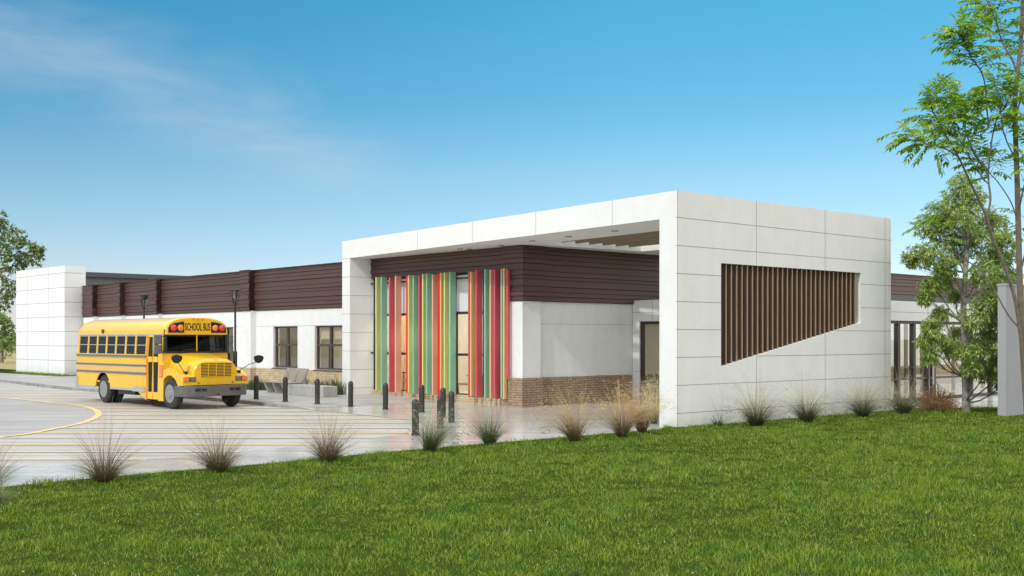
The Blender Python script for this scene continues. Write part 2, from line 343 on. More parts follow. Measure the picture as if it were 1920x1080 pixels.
M['conc'] = mat('bench_concrete', (0.38, 0.385, 0.375), 0.85, var=0.12, vscale=4, bump=0.2)
M['bark'] = mat('grey_bark', (0.22, 0.19, 0.155), 0.9, var=0.45, vscale=7, bump=0.5, bscale=25)
M['barkw'] = mat('flaking_bark', (0.42, 0.40, 0.36), 0.9, col2=(0.14, 0.11, 0.085), vscale=6, bump=0.5, bscale=25)
fincols = {'lime': ((0.60, 0.60, 0.22), 'lime green'), 'green': ((0.24, 0.50, 0.33), 'sea green'), 'crimson': ((0.58, 0.085, 0.12), 'crimson'),
           'salmon': ((0.72, 0.38, 0.26), 'salmon'), 'red': ((0.80, 0.015, 0.012), 'bright red'), 'tan': ((0.70, 0.45, 0.18), 'amber tan')}
for k, (c, _) in fincols.items(): M['fin_' + k] = mat('fin_' + k, c, 0.45, var=0.05, vscale=1.5)

# ------------------------------------------------------------------ frames of the place
C0 = (0.37, 35.7)
FF = Frame(C0, (0.685, -0.7285))       # long street facade, x < 0 is to the left
SF = Frame(C0, (0.759, 0.651))        # side wall running back to the right
A0 = (4.25, 27.4)
PF = Frame(A0, (0.6035, -0.797))      # portal front beam, x < 0
RF = Frame(A0, (0.7696, 0.6386))      # portal outer right wall
PTOP = 6.11; SOF = 5.42
JZ = [5.42, 4.70, 3.98, 3.26, 2.54, 1.82, 1.10, 0.38]

# ------------------------------------------------------------------ ground
def ground_mat():
    return mat('dry_field', (0.42, 0.32, 0.14), 0.95, col2=(0.24, 0.24, 0.08), vscale=0.05)
g = MB(); g.poly([(-2500, -1500, -0.05), (2500, -1500, -0.05), (2500, 4500, -0.05), (-2500, 4500, -0.05)])
tag(wbuild(g, 'ground', ground_mat()), 'dry yellow field reaching the horizon', kind='structure')

def concrete(name, col, col2, rough, slabs=None, spec=0.5, joint_dark=0.75, stain=0.55):
    m = mat(name, col, rough, col2=col2, vscale=0.45, bump=0.06, bscale=30, spec=spec, detail=8)
    t = m.node_tree; b = t.nodes['Principled BSDF']; src = b.inputs['Base Color'].links[0].from_socket
    tcn = t.nodes.new('ShaderNodeTexCoord')
    n2 = t.nodes.new('ShaderNodeTexNoise'); n2.inputs['Scale'].default_value = 18; n2.inputs['Detail'].default_value = 6; t.links.new(tcn.outputs['Object'], n2.inputs[0])
    r2 = t.nodes.new('ShaderNodeValToRGB'); ramp(r2, [(0.3, (0.88, 0.88, 0.88)), (0.7, (1.06, 1.06, 1.06))]); t.links.new(n2.outputs[0], r2.inputs[0])
    mu = t.nodes.new('ShaderNodeMix'); mu.data_type = 'RGBA'; mu.blend_type = 'MULTIPLY'; mu.inputs[0].default_value = 1
    t.links.new(src, mu.inputs[6]); t.links.new(r2.outputs[0], mu.inputs[7]); last = mu.outputs[2]
    mp2 = t.nodes.new('ShaderNodeMapping'); mp2.inputs['Scale'].default_value = (0.22, 2.2, 1); t.links.new(tcn.outputs['Object'], mp2.inputs[0])
    n3 = t.nodes.new('ShaderNodeTexNoise'); n3.inputs['Scale'].default_value = 1.2; n3.inputs['Detail'].default_value = 5; t.links.new(mp2.outputs[0], n3.inputs[0])
    r3 = t.nodes.new('ShaderNodeValToRGB'); ramp(r3, [(0.35, (1 - stain * 0.45,) * 3), (0.6, (1.03, 1.03, 1.03))]); t.links.new(n3.outputs[0], r3.inputs[0])
    mu3 = t.nodes.new('ShaderNodeMix'); mu3.data_type = 'RGBA'; mu3.blend_type = 'MULTIPLY'; mu3.inputs[0].default_value = 1
    t.links.new(last, mu3.inputs[6]); t.links.new(r3.outputs[0], mu3.inputs[7]); last = mu3.outputs[2]
    if slabs:
        mp = t.nodes.new('ShaderNodeMapping'); mp.inputs['Rotation'].default_value = (0, 0, -FF.rot); t.links.new(tcn.outputs['Object'], mp.inputs[0])
        br = t.nodes.new('ShaderNodeTexBrick'); br.offset = 0; br.inputs['Scale'].default_value = 1; br.inputs['Brick Width'].default_value = slabs; br.inputs['Row Height'].default_value = slabs
        br.inputs['Mortar Size'].default_value = 0.012; br.inputs['Color1'].default_value = (1, 1, 1, 1); br.inputs['Color2'].default_value = (0.93, 0.93, 0.93, 1); br.inputs['Mortar'].default_value = (joint_dark,) * 3 + (1,)
        t.links.new(mp.outputs[0], br.inputs[0])
        mu2 = t.nodes.new('ShaderNodeMix'); mu2.data_type = 'RGBA'; mu2.blend_type = 'MULTIPLY'; mu2.inputs[0].default_value = 1
        t.links.new(last, mu2.inputs[6]); t.links.new(br.outputs[0], mu2.inputs[7]); last = mu2.outputs[2]
    t.links.new(last, b.inputs['Base Color'])
    return m
M['road'] = concrete('road_concrete', (0.52, 0.505, 0.475), (0.45, 0.44, 0.42), 0.55)
M['lane'] = concrete('lane_asphalt', (0.44, 0.435, 0.42), (0.38, 0.375, 0.365), 0.6)
M['fore'] = concrete('forecourt_concrete', (0.60, 0.59, 0.565), (0.52, 0.515, 0.50), 0.2, slabs=3.0, joint_dark=0.82)
M['walk'] = concrete('sidewalk_concrete', (0.48, 0.475, 0.46), (0.41, 0.41, 0.40), 0.5, slabs=2.4)
M['kerb'] = concrete('kerb_concrete', (0.36, 0.355, 0.345), (0.26, 0.26, 0.255), 0.7)

r_ = MB(); r_.poly([(-90, 10, 0), (30, 10, 0), (30, 70, 0), (-90, 70, 0)])
tag(wbuild(r_, 'road', M['road']), 'pale grey concrete bus loop in front of the school', kind='structure')
road_edge = [(565, 766.5), (640, 773.5), (700, 780), (773, 788), (792, 795), (796, 802), (785, 809), (765, 813), (700, 822), (557, 837), (420, 851), (230, 866), (0, 876), (-300, 886), (-700, 900)]
fe = [G(*p) for p in road_edge]
f_ = MB(); f_.poly([(x, y, 0.008) for x, y in fe] + [(-14, 14, 0.008), (14, 14, 0.008), (45, 34, 0.008), (45, 75, 0.008), FF.w(-10, 1) + (0.008,), FF.w(-10.5, -1.5) + (0.008,)])
tag(wbuild(f_, 'forecourt', M['fore']), 'pale smooth concrete forecourt under the portal', kind='structure')

# sidewalk with a kerb that ramps down
kl = [(-500, 678), (-250, 697), (0, 716), (86, 726.5), (117, 730), (190, 736), (260, 741), (365, 748.6), (461, 757.7), (520, 763.7), (565, 766.5)]
kw = [G(*p) for p in kl]; kz = [0.12] * 9 + [0.10, 0.012]
def dense(pts, zs, step):
    o = []
    for i in range(len(pts) - 1):
        n = max(1, int(math.hypot(pts[i + 1][0] - pts[i][0], pts[i + 1][1] - pts[i][1]) / step))
        for k in range(n):
            t = k / n; o.append((pts[i][0] * (1 - t) + pts[i + 1][0] * t, pts[i][1] * (1 - t) + pts[i + 1][1] * t, zs[i] * (1 - t) + zs[i + 1] * t))
    o.append((*pts[-1], zs[-1])); return o
kd = dense(kw, kz, 1.0)
sw = MB(); kb = MB()
kin = []
for x, y, z in kd:
    lx, ly = FF.l((x, y)); kin.append((FF.w(lx, ly + 0.16), FF.w(lx, 1.2), z))
for i in range(len(kd) - 1):
    a, b = kin[i], kin[i + 1]
    sw.poly([(*a[0], a[2]), (*b[0], b[2]), (*b[1], b[2]), (*a[1], a[2])])
    p, q = kd[i], kd[i + 1]; e = 0.006
    t = Vector((q[0] - p[0], q[1] - p[1])); t = t / max(t.length, 1e-6) * e
    p2 = (p[0] + t.x, p[1] + t.y); q2 = (q[0] - t.x, q[1] - t.y)
    z0, z1 = p[2] + 0.004, q[2] + 0.004
    kb.poly([(*p2, -0.02), (*q2, -0.02), (*q2, z1), (*p2, z0)]); kb.poly([(*p2, z0), (*q2, z1), (*b[0], z1), (*a[0], z0)])
sw.poly([(*kin[-1][0], kin[-1][2]), (*kin[-1][1], kin[-1][2]), FF.w(-10.6, 1.2) + (0.009,), FF.w(-10.6, -2.6) + (0.009,)])
tag(wbuild(sw, 'sidewalk', M['walk']), 'grey concrete sidewalk along the street facade', kind='structure')
tag(wbuild(kb, 'kerb', M['kerb']), 'raised concrete kerb between bus loop and sidewalk', kind='structure')

# lane inside the yellow curve, yellow markings
curve_px = [(-260, 728), (-120, 737), (0, 746), (60, 751.5), (104, 756.4), (132, 758.8), (152, 761.5), (167, 765), (178, 769), (184, 773.5), (185, 778), (178, 784), (156, 793), (109, 803), (52, 814), (0, 820), (-120, 832), (-300, 845)]
cw = [Vector(G(*p)) for p in curve_px]
def smooth_line(p, n=6):
    o = []
    for i in range(len(p) - 1):
        a, b, c, d = p[max(i - 1, 0)], p[i], p[i + 1], p[min(i + 2, len(p) - 1)]
        for k in range(n):
            t = k / n; o.append(0.5 * ((2 * b) + (-a + c) * t + (2 * a - 5 * b + 4 * c - d) * t * t + (-a + 3 * b - 3 * c + d) * t ** 3))
    o.append(p[-1]); return o
cw = smooth_line(cw)
ln = MB(); ln.poly([(p.x, p.y, 0.004) for p in cw]); tag(wbuild(ln, 'lane', M['lane']), 'smooth grey lane inside the yellow curve', kind='structure')
def paint_mat():
    m = mat('yellow_paint', (0.82, 0.60, 0.20), 0.6, col2=(0.62, 0.54, 0.36), vscale=2.5, detail=10); return m
M['paint'] = paint_mat()
def inside(p, poly):
    c = False; n = len(poly); j = n - 1
    for i in range(n):
        if (poly[i][1] > p[1]) != (poly[j][1] > p[1]) and p[0] < (poly[j][0] - poly[i][0]) * (p[1] - poly[i][1]) / (poly[j][1] - poly[i][1]) + poly[i][0]: c = not c
        j = i
    return c
lanep = [(p.x, p.y) for p in cw]; forep = [(x, y) for x, y in fe] + [(-14, 14), (14, 14), (45, 34), (45, 75), FF.w(-10, 1), FF.w(-10.5, -1.5)]
walkp = [(k[0], k[1]) for k in kd] + [FF.w(-10.5, -1.0), FF.w(-60, 5)]
mk = MB()
for y0 in [20.26, 21.6, 23.1, 24.7, 26.0, 27.4, 28.9, 30.5, 31.9, 33.6, 35.2, 36.9, 38.8, 40.8, 42.8, 45.0, 47.3, 49.7, 52.2, 55, 58]:
    run = None; x = -50.0; hw = 0.085
    while x < 12:
        ok = not inside((x, y0), lanep) and not inside((x, y0), forep) and not inside((x, y0), walkp) and x < 6
        if ok and run is None: run = x
        if (not ok) and run is not None:
            if x - run > 0.3: mk.poly([(run, y0 - hw, 0.011), (x - 0.05, y0 - hw, 0.011), (x - 0.05, y0 + hw, 0.011), (run, y0 + hw, 0.011)])
            run = None
        x += 0.08
for i in range(len(cw) - 1):
    a, b = cw[i], cw[i + 1]
    def nn(k):
        t = (cw[min(k + 1, len(cw) - 1)] - cw[max(k - 1, 0)]).normalized(); return Vector((-t.y, t.x)) * 0.095
    na, nb = nn(i), nn(i + 1)
    mk.poly([(a.x - na.x, a.y - na.y, 0.014), (b.x - nb.x, b.y - nb.y, 0.014), (b.x + nb.x, b.y + nb.y, 0.014), (a.x + na.x, a.y + na.y, 0.014)])
tag(wbuild(mk, 'road_marking', M['paint']), 'yellow painted hatch lines and curved lane line', kind='structure')
wl = MB(); wp = [Vector(G(*p)) for p in [(565, 767), (640, 774), (700, 780.5), (773, 788.5)]]
for i in range(3):
    a, b = wp[i], wp[i + 1]; wl.poly([(a.x, a.y, 0.015), (b.x, b.y, 0.015), (b.x, b.y + 0.12, 0.015), (a.x, a.y + 0.12, 0.015)])
tag(wbuild(wl, 'edge_strip', mat('pale_strip', (0.62, 0.61, 0.58), 0.6)), 'pale flush concrete edging strip beside the hatching', kind='structure')

# lawn
lawn_px = [(-900, 1010), (-400, 958), (0, 916), (125, 903), (250, 892), (380, 881), (500, 871), (625, 859), (750, 847), (880, 836), (1000, 826), (1120, 816), (1236, 807)]
lawn_poly = [G(*p) for p in lawn_px] + [(A0[0] - 0.3, A0[1] + 0.2), RF.w(10.1, 0.1), G(1700, 766), G(1873, 765), (20.5, 38.5), (60, 50), (60, -40), (-60, -40), (-60, 8)]
M['soil'] = mat('lawn_soil', (0.05, 0.085, 0.012), 1.0, col2=(0.035, 0.045, 0.012), vscale=2.0, spec=0.0)
lw = MB(); lw.poly([(x, y, 0.02) for x, y in lawn_poly]); tag(wbuild(lw, 'lawn', M['soil']), 'green mown lawn in the foreground', kind='structure')
vg = MB()
vl = [FF.w(-37.2, -1.6), FF.w(-70, -2.6), FF.w(-70, 1.2), FF.w(-37.6, 0.9)]
vg.poly([(x, y, 0.13) for x, y in vl]); tag(wbuild(vg, 'verge', M['soil']), 'strip of grass at the far end of the school', kind='structure')

def ribbon_mesh(name, base, h, w, ang, lean, leanang, mats, nseg=2, z0=0.0):
    """many curved blades in one mesh; all arguments numpy arrays"""
    n = len(h); ts = np.linspace(0, 1, nseg + 1)
    vs = np.zeros((n, 2 * nseg + 1, 3), np.float32)
    sx, sy = np.cos(ang), np.sin(ang); lx, ly = np.cos(leanang), np.sin(leanang)
    for k, t in enumerate(ts):
        off = lean * h * t ** 2; zz = h * t * (1 - 0.25 * lean * t)
        cx = base[:, 0] + lx * off; cy = base[:, 1] + ly * off; hw = w * 0.5 * (1 - t * 0.75)
        if k < nseg:
            vs[:, 2 * k] = np.stack([cx - sx * hw, cy - sy * hw, z0 + base[:, 2] + zz], 1); vs[:, 2 * k + 1] = np.stack([cx + sx * hw, cy + sy * hw, z0 + base[:, 2] + zz], 1)
        else: vs[:, 2 * k] = np.stack([cx, cy, z0 + base[:, 2] + zz], 1)
    nv = 2 * nseg + 1; off = (np.arange(n) * nv)[:, None]
    loops = []; tot = []
    pat = []
    for k in range(nseg - 1): pat += [2 * k, 2 * k + 1, 2 * k + 3, 2 * k + 2]; tot.append(4)
    pat += [2 * nseg - 2, 2 * nseg - 1, 2 * nseg]; tot.append(3)
    li = (off + np.array(pat)[None, :]).ravel().astype(np.int32); tt = np.tile(np.array(tot, np.int32), n)
    ls = np.concatenate([[0], np.cumsum(tt)[:-1]]).astype(np.int32)
    me = bpy.data.meshes.new(name); me.vertices.add(n * nv); me.vertices.foreach_set('co', vs.ravel())
    me.loops.add(len(li)); me.loops.foreach_set('vertex_index', li); me.polygons.add(len(tt)); me.polygons.foreach_set('loop_start', ls); me.polygons.foreach_set('loop_total', tt)
    me.materials.append(mats); me.update(calc_edges=True)
    o = bpy.data.objects.new(name, me); COL.objects.link(o); return o

rng = np.random.default_rng(5)
def in_poly(P, poly):
    c = np.zeros(len(P), bool); j = len(poly) - 1
    for i in range(len(poly)):
        xi, yi = poly[i]; xj, yj = poly[j]
        cond = ((yi > P[:, 1]) != (yj > P[:, 1])) & (P[:, 0] < (xj - xi) * (P[:, 1] - yi) / (yj - yi + 1e-12) + xi); c ^= cond; j = i
    return c
def vnoise(P, s, seed):
    r = np.random.default_rng(seed); T = r.random((64, 64)); q = P * s; i = np.floor(q).astype(int); f = q - i; f = f * f * (3 - 2 * f)
    a = T[i[:, 0] % 64, i[:, 1] % 64]; b = T[(i[:, 0] + 1) % 64, i[:, 1] % 64]; c = T[i[:, 0] % 64, (i[:, 1] + 1) % 64]; d = T[(i[:, 0] + 1) % 64, (i[:, 1] + 1) % 64]
    return (a * (1 - f[:, 0]) + b * f[:, 0]) * (1 - f[:, 1]) + (c * (1 - f[:, 0]) + d * f[:, 0]) * f[:, 1]
P = []
for (ya, yb, dens) in [(7.5, 12, 1500), (12, 16, 1150), (16, 21, 800), (21, 28, 520), (28, 42, 330)]:
    ww = 0.56 * yb + 1.5; n = int(dens * 2 * ww * (yb - ya)); q = np.stack([rng.uniform(-ww, ww, n), rng.uniform(ya, yb, n)], 1)
    q = q[(np.abs(q[:, 0]) < 0.53 * q[:, 1] + 1.2)]; q = q[in_poly(q, lawn_poly)]; P.append(q)
P = np.concatenate(P); nb = vnoise(P, 1.1, 1) * 0.5 + vnoise(P, 3.1, 2) * 0.5; nf = vnoise(P, 7.0, 3)
nb2 = vnoise(P, 0.45, 4); hh = (0.018 + 0.11 * nb ** 2.2 + 0.05 * nf ** 2 * nb2 + 0.015 * nb2) * rng.uniform(0.6, 1.35, len(P))
tall = rng.random(len(P)) < 0.012; hh[tall] *= 1.6
nt3 = vnoise(P, 2.3, 12); hh[nt3 > 0.80] *= 1.55; nt4 = vnoise(P + 31.7, 1.9, 13); keep = ~((nt4 > 0.86) & (rng.random(len(P)) < 0.75)); P = P[keep]; hh = hh[keep]
ww = (0.0045 + 0.00030 * P[:, 1]) * rng.uniform(0.7, 1.3, len(P))
base = np.stack([P[:, 0], P[:, 1], np.full(len(P), 0.015) ], 1)
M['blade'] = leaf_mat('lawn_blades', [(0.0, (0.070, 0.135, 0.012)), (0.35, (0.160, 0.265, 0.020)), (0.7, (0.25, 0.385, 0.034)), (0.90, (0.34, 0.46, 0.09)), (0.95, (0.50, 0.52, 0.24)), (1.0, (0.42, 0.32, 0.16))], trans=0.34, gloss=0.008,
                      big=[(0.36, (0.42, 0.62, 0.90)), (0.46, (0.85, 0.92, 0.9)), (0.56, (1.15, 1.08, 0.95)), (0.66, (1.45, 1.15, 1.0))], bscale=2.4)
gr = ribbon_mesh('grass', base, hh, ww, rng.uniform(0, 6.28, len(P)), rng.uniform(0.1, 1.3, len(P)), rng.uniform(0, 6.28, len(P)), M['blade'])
tag(gr, 'short green grass blades covering the lawn', 'grass', kind='stuff')
# tiny lawn flowers
fl = MB(); 
for i in range(170):
    Y = rnd.uniform(9.5, 17); X = rnd.uniform(-0.5 * Y, 0.5 * Y)
    if vnoise(np.array([[X, Y]]), 0.8, 9)[0] < 0.4 or not inside((X, Y), lawn_poly): continue
    z = rnd.uniform(0.06, 0.1); r = rnd.uniform(0.004, 0.008); mi = 0 if rnd.random() < 0.72 else rnd.choice([1, 2])
    pts = [(X + r * math.cos(a), Y + r * math.sin(a), z + 0.3 * r * math.sin(3 * a)) for a in [k * math.pi / 3 for k in range(6)]]
    for k in range(6): fl.poly([(X, Y, z + r), pts[k], pts[(k + 1) % 6]], mi)
tag(wbuild(fl, 'lawn_flowers', [mat('white_petal', (0.75, 0.75, 0.72), 0.7), mat('yellow_petal', (0.7, 0.5, 0.05), 0.7), mat('dead_leaf', (0.36, 0.17, 0.07), 0.8)]), 'tiny white and yellow flowers scattered in the lawn', 'flowers', kind='stuff')
q = np.stack([rng.uniform(-45.6, -37.0, 2600), rng.uniform(-1.7, -0.95, 2600)], 1)
qw = np.array([FF.w(a, b) for a, b in q]); 
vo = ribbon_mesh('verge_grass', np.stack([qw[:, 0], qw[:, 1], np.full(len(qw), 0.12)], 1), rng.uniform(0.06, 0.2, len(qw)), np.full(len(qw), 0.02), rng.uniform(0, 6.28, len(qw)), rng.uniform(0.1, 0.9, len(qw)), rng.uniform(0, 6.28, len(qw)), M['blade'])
tag(vo, 'rough grass at the foot of the far white wall', 'grass', kind='stuff')

# ------------------------------------------------------------------ school building
ZB, ZF, ZT = 0.98, 3.56, 5.38
school = empty('school_building', (C0[0], C0[1], 0), 0, 'long low white school with brown ribbed fascia, tan brick base and coloured fins', 'building')
def grid_wall(mb, x0, x1, z0, z1, y0, y1, ops, mi=0):
    xs = sorted({x0, x1, *[min(max(v, x0), x1) for o in ops for v in o[:2]]}); zs = sorted({z0, z1, *[min(max(v, z0), z1) for o in ops for v in o[2:4]]})
    for i in range(len(xs) - 1):
        for j in range(len(zs) - 1):
            cx, cz = (xs[i] + xs[i + 1]) / 2, (zs[j] + zs[j + 1]) / 2
            if xs[i + 1] - xs[i] < 1e-4 or zs[j + 1] - zs[j] < 1e-4: continue
            if any(o[0] < cx < o[1] and o[2] < cz < o[3] for o in ops): continue
            mb.box(xs[i], xs[i + 1], y0, y1, zs[j], zs[j + 1], mi)
XL = -37.5
fin_l, fin_r = FF.px(699), -0.78
W1 = (FF.px(512.5), FF.px(558), 1.02, 2.84); W2 = (FF.px(590), FF.px(642), 1.0, 2.84)
# two more windows hidden behind the bus
W3 = (W1[0] - 5.2, W1[0] - 3.6, 1.02, 2.84); W4 = (W3[0] - 5.2, W3[0] - 3.6, 1.02, 2.84)
wmb = MB()
grid_wall(wmb, XL, fin_l - 0.02, ZB, ZF + 0.3, 0, 0.32, [W1, W2, W3, W4])
grid_wall(wmb, fin_r, 0.0, ZB, ZF + 0.3, 0.0, 0.32, [])
grid_wall(wmb, fin_l - 0.02, fin_r, 4.66, 4.9, 0.05, 0.32, [])
# interior lining gives the openings their depth
wmb.box(XL, fin_l - 0.02, -0.003, 0, 2.85, 2.862, 1)
wmb.build('wall', [M['stucco'], M['joint']], school, FF)
def pil_at(a, b): return (a, b)
pils = [pil_at(FF.px(454.5, -0.28), FF.px(470, -0.28)), pil_at(FF.px(284, -0.28), FF.px(296, -0.28)), pil_at(FF.px(217.5, -0.28), FF.px(227.5, -0.28)), pil_at(FF.px(166, -0.28), FF.px(176, -0.28))]
for a, b in pils:
    pm = MB(); pm.box(a, b, -0.28, 0, ZB, ZF + 0.06); pm.build('pilaster', M['stucco'], school, FF)
pm = MB(); pm.box(-0.76, 0.12, -0.14, 0.0, ZB, ZF + 0.02); pm.build('pilaster', M['stucco'], school, FF)
bm = MB(); bm.box(XL, fin_l - 0.02, -0.03, 0.32, -0.05, ZB)
for a, b in pils: bm.box(a - 0.02, b + 0.02, -0.31, -0.03, -0.05, ZB)
bm.box(fin_l - 0.02, fin_r, -0.02, 0.32, -0.05, 0.30)
bm.build('brick_base', M['brick'], school, FF)
bm = MB(); bm.box(fin_r - 0.02, 0.17, -0.20, 0.30, -0.05, ZB)
bm.build('brick_pier', M['brick_shaded'], school, FF)

# fascia: ribbed profile extruded
def fascia_profile(ZF=ZF):
    zs = [0, .085, .17, .27, .40, .47, .56, .69, .78, .87, .94, 1.0]; H = ZT - ZF; pr = []
    off = [0.04, 0.075, 0.05, 0.085, 0.05, 0.075, 0.045, 0.085, 0.055, 0.08, 0.045]
    out_ = []
    for i in range(len(zs) - 1):
        za = ZF + H * zs[i]; zb = ZF + H * zs[i + 1]; out_.append((za + 0.018, zb, off[i]))
    return out_
def fascia(mb, x0, x1, y0, ext=0.0, ZF=ZF, dz=0.0, corner=False):
    for za, zb, of in [(a + dz, b + dz, c) for a, b, c in fascia_profile() if b > ZF]:
        za = max(za, ZF)
        xe = x1 + (of if corner else 0); mb.xz([(x0, za), (xe, za), (xe, zb), (x0, zb)], y0 - of - ext, y0 + 0.2, 0)
        # sloping lip under each board
        b = len(mb.v); 
    mb.box(x0, x1, y0 - 0.02 - ext, y0 + 0.2, ZF, ZT - 0.03, 1)
    mb.box(x0 - 0.02, x1 + 0.02, y0 - 0.11 - ext, y0 + 0.25, ZT, ZT + 0.035, 0)
fm = MB(); edges = []
prev = XL
spans = sorted([(p[0], p[1]) for p in pils])
for a, b in spans:
    fascia(fm, prev, a, -0.02); fascia(fm, a, b, -0.02, 0.30); prev = b
fascia(fm, prev, fin_l - 0.02, -0.02)
fascia(fm, fin_l - 0.02, fin_r, -0.02, ZF=4.64)
fascia(fm, fin_r, 0.165, -0.02, 0.14, corner=True)
fm.build('fascia', [M['brown'], M['groove']], school, FF)
fm = MB(); fascia(fm, 0.0, 0.75, -0.02, 0.14, dz=0.002); fascia(fm, 0.75, 20.6, -0.02); fascia(fm, 20.6, 21.2, -0.02, 0.2); fascia(fm, 21.2, 34, -0.02)
fm.build('fascia', [M['brown'], M['groove']], school, SF)
# side wall
sm = MB(); sm.box(0.0, 0.68, -0.12, 0.3, ZB, ZF + 0.3); sm.box(0.68, 34, 0.03, 0.3, ZB, ZF + 0.3); sm.box(0.68, 34, 0.027, 0.03, 2.80, 2.812, 1)
sm.build('wall', [M['stucco'], M['joint']], school, SF)
sm = MB(); sm.box(0.0, 0.76, -0.17, 0.3, -0.05, ZB - 0.002); sm.box(0.76, 34, 0.0, 0.3, -0.05, ZB - 0.002)
sm.build('brick_base', M['brick_shaded'], school, SF)
rf = MB(); rp = [FF.w(XL, 0.2), FF.w(0, 0.25), SF.w(34, 0.25), SF.w(34, 22), FF.w(XL, 18)]
rf.prism([FF.w(XL, 0.2), FF.w(0, 0.25), FF.w(0, 1.2), FF.w(XL, 1.2)], 4.95, 5.15); rf.prism([FF.w(XL, 1.2), FF.w(-10.2, 1.2), FF.w(-10.2, 5.0), FF.w(XL, 5.0)], 4.95, 5.15); rf.prism([FF.w(-1.2, 1.2), FF.w(0, 1.2), SF.w(1.2, 0.25), SF.w(34, 0.25), SF.w(34, 1.2), FF.w(-1.2, 5.0)], 4.951, 5.149); rf.prism([FF.w(XL, 5.0), FF.w(-1.2, 5.0), SF.w(34, 1.2), SF.w(34, 22), FF.w(XL, 18)], 4.95, 5.15); wbuild(rf, 'roof', M['roof'], school)
# inner floor, back wall and ceiling behind the windows
im = MB(); im.prism([FF.w(XL, 0.33), FF.w(-0.3, 0.33), SF.w(5, 6), FF.w(-3, 9), FF.w(XL, 7)], 0.15, 0.2, 0)
im.prism([FF.w(-10.5, 5.4), FF.w(-1.0, 5.4), FF.w(-1.0, 5.6), FF.w(-10.5, 5.6)], 0.2, 4.0, 1)
im.prism([FF.w(-1.0, 0.5), FF.w(-0.85, 0.5), FF.w(-0.85, 5.6), FF.w(-1.0, 5.6)], 0.2, 4.0, 1)
im.prism([FF.w(-10.4, 0.5), FF.w(-10.25, 0.5), FF.w(-10.25, 5.6), FF.w(-10.4, 5.6)], 0.2, 4.0, 2)
im.prism([FF.w(-4.4, 3.0), FF.w(-3.9, 3.0), FF.w(-3.9, 3.5), FF.w(-4.4, 3.5)], 0.2, 4.0, 1)
im.prism([FF.w(XL, 4.0), FF.w(-10.5, 4.0), FF.w(-10.5, 4.2), FF.w(XL, 4.2)], 0.2, 4.0, 1)
wbuild(im, 'interior', [M['floor_in'], M['cream'], M['orangewall']], school)

M['ceilinglight'] = bpy.data.materials.new('lit_ceiling_panel'); M['ceilinglight'].use_nodes = True
_b = M['ceilinglight'].node_tree.nodes['Principled BSDF']; _b.inputs['Emission Color'].default_value = (1, 0.95, 0.88, 1); _b.inputs['Emission Strength'].default_value = 18.0
def ceiling_light(parent, fr, x, y, z, lx=1.2, ly=0.6):
    f = MB(); f.box(x - lx / 2 - 0.04, x + lx / 2 + 0.04, y - ly / 2 - 0.04, y + ly / 2 + 0.04, z, z + 0.05); o = f.build('ceiling_light', M['soffit'], parent, fr)
    d = MB(); d.box(x - lx / 2, x + lx / 2, y - ly / 2, y + ly / 2, z - 0.02, z - 0.002); q = d.build('diffuser', M['ceilinglight']); q.parent = o
cm_ = MB(); cm_.prism([FF.w(-10.2, 0.36), FF.w(-1.02, 0.36), FF.w(-1.02, 5.4), FF.w(-10.2, 5.4)], 4.66, 4.7); wbuild(cm_, 'ceiling', M['soffit'], school)
for xx in (-9.2, -7.4, -5.6, -3.8, -2.0):
    for yy in (1.2, 3.4): ceiling_light(school, FF, xx, yy, 4.58)
for xx in (W1[0] + 0.8, W2[0] + 0.8): ceiling_light(school, FF, xx, 2.0, 3.4)
def window(wd, ncol=2, sashes=True, blind=0.0):
    x0, x1, z0, z1 = wd
    f = MB(); t = 0.07; xm = (x0 + x1) / 2; zm = z0 + (z1 - z0) * 0.56
    for a, b in ((x0, x0 + t), (x1 - t, x1), (xm - 0.06, xm + 0.06)): f.box(a, b, 0.10, 0.20, z0, z1)
    for a, b in ((x0, xm), (xm, x1)):
        aa = a + (t if a == x0 else 0.06); bb = b - (t if b == x1 else 0.06)
        for c, d in ((z0, z0 + 0.08), (z1 - t, z1), (zm - 0.05, zm + 0.05)): f.box(aa, bb, 0.103, 0.197, c, d)
        for u, v in ((aa, aa + 0.05), (bb - 0.05, bb)): f.box(u, v, 0.085, 0.103, z0 + 0.08, zm - 0.05)
    o = f.build('window', M['bronze'], school, FF)
    p = MB(); p.box(x0 + t, x1 - t, 0.145, 0.155, z0 + 0.08, z1 - t)
    po = p.build('pane', M['glass'], None); po.parent = o
    if blind:
        bl = MB(); bl.box(x0 + 0.1, x1 - 0.1, 0.26, 0.27, z1 - blind, z1 - 0.03); bo = bl.build('blind', mat('blind_fabric', (0.72, 0.60, 0.42), 0.9), None); bo.parent = o
    s = MB(); s.box(x0 - 0.04, x1 + 0.04, -0.05, 0.1, z0 - 0.05, z0 - 0.004); so = s.build('sill', M['bronze'], None); so.parent = o
for wd, bl in ((W1, 0), (W2, 0.55), (W3, 0), (W4, 0)): window(wd, blind=bl)

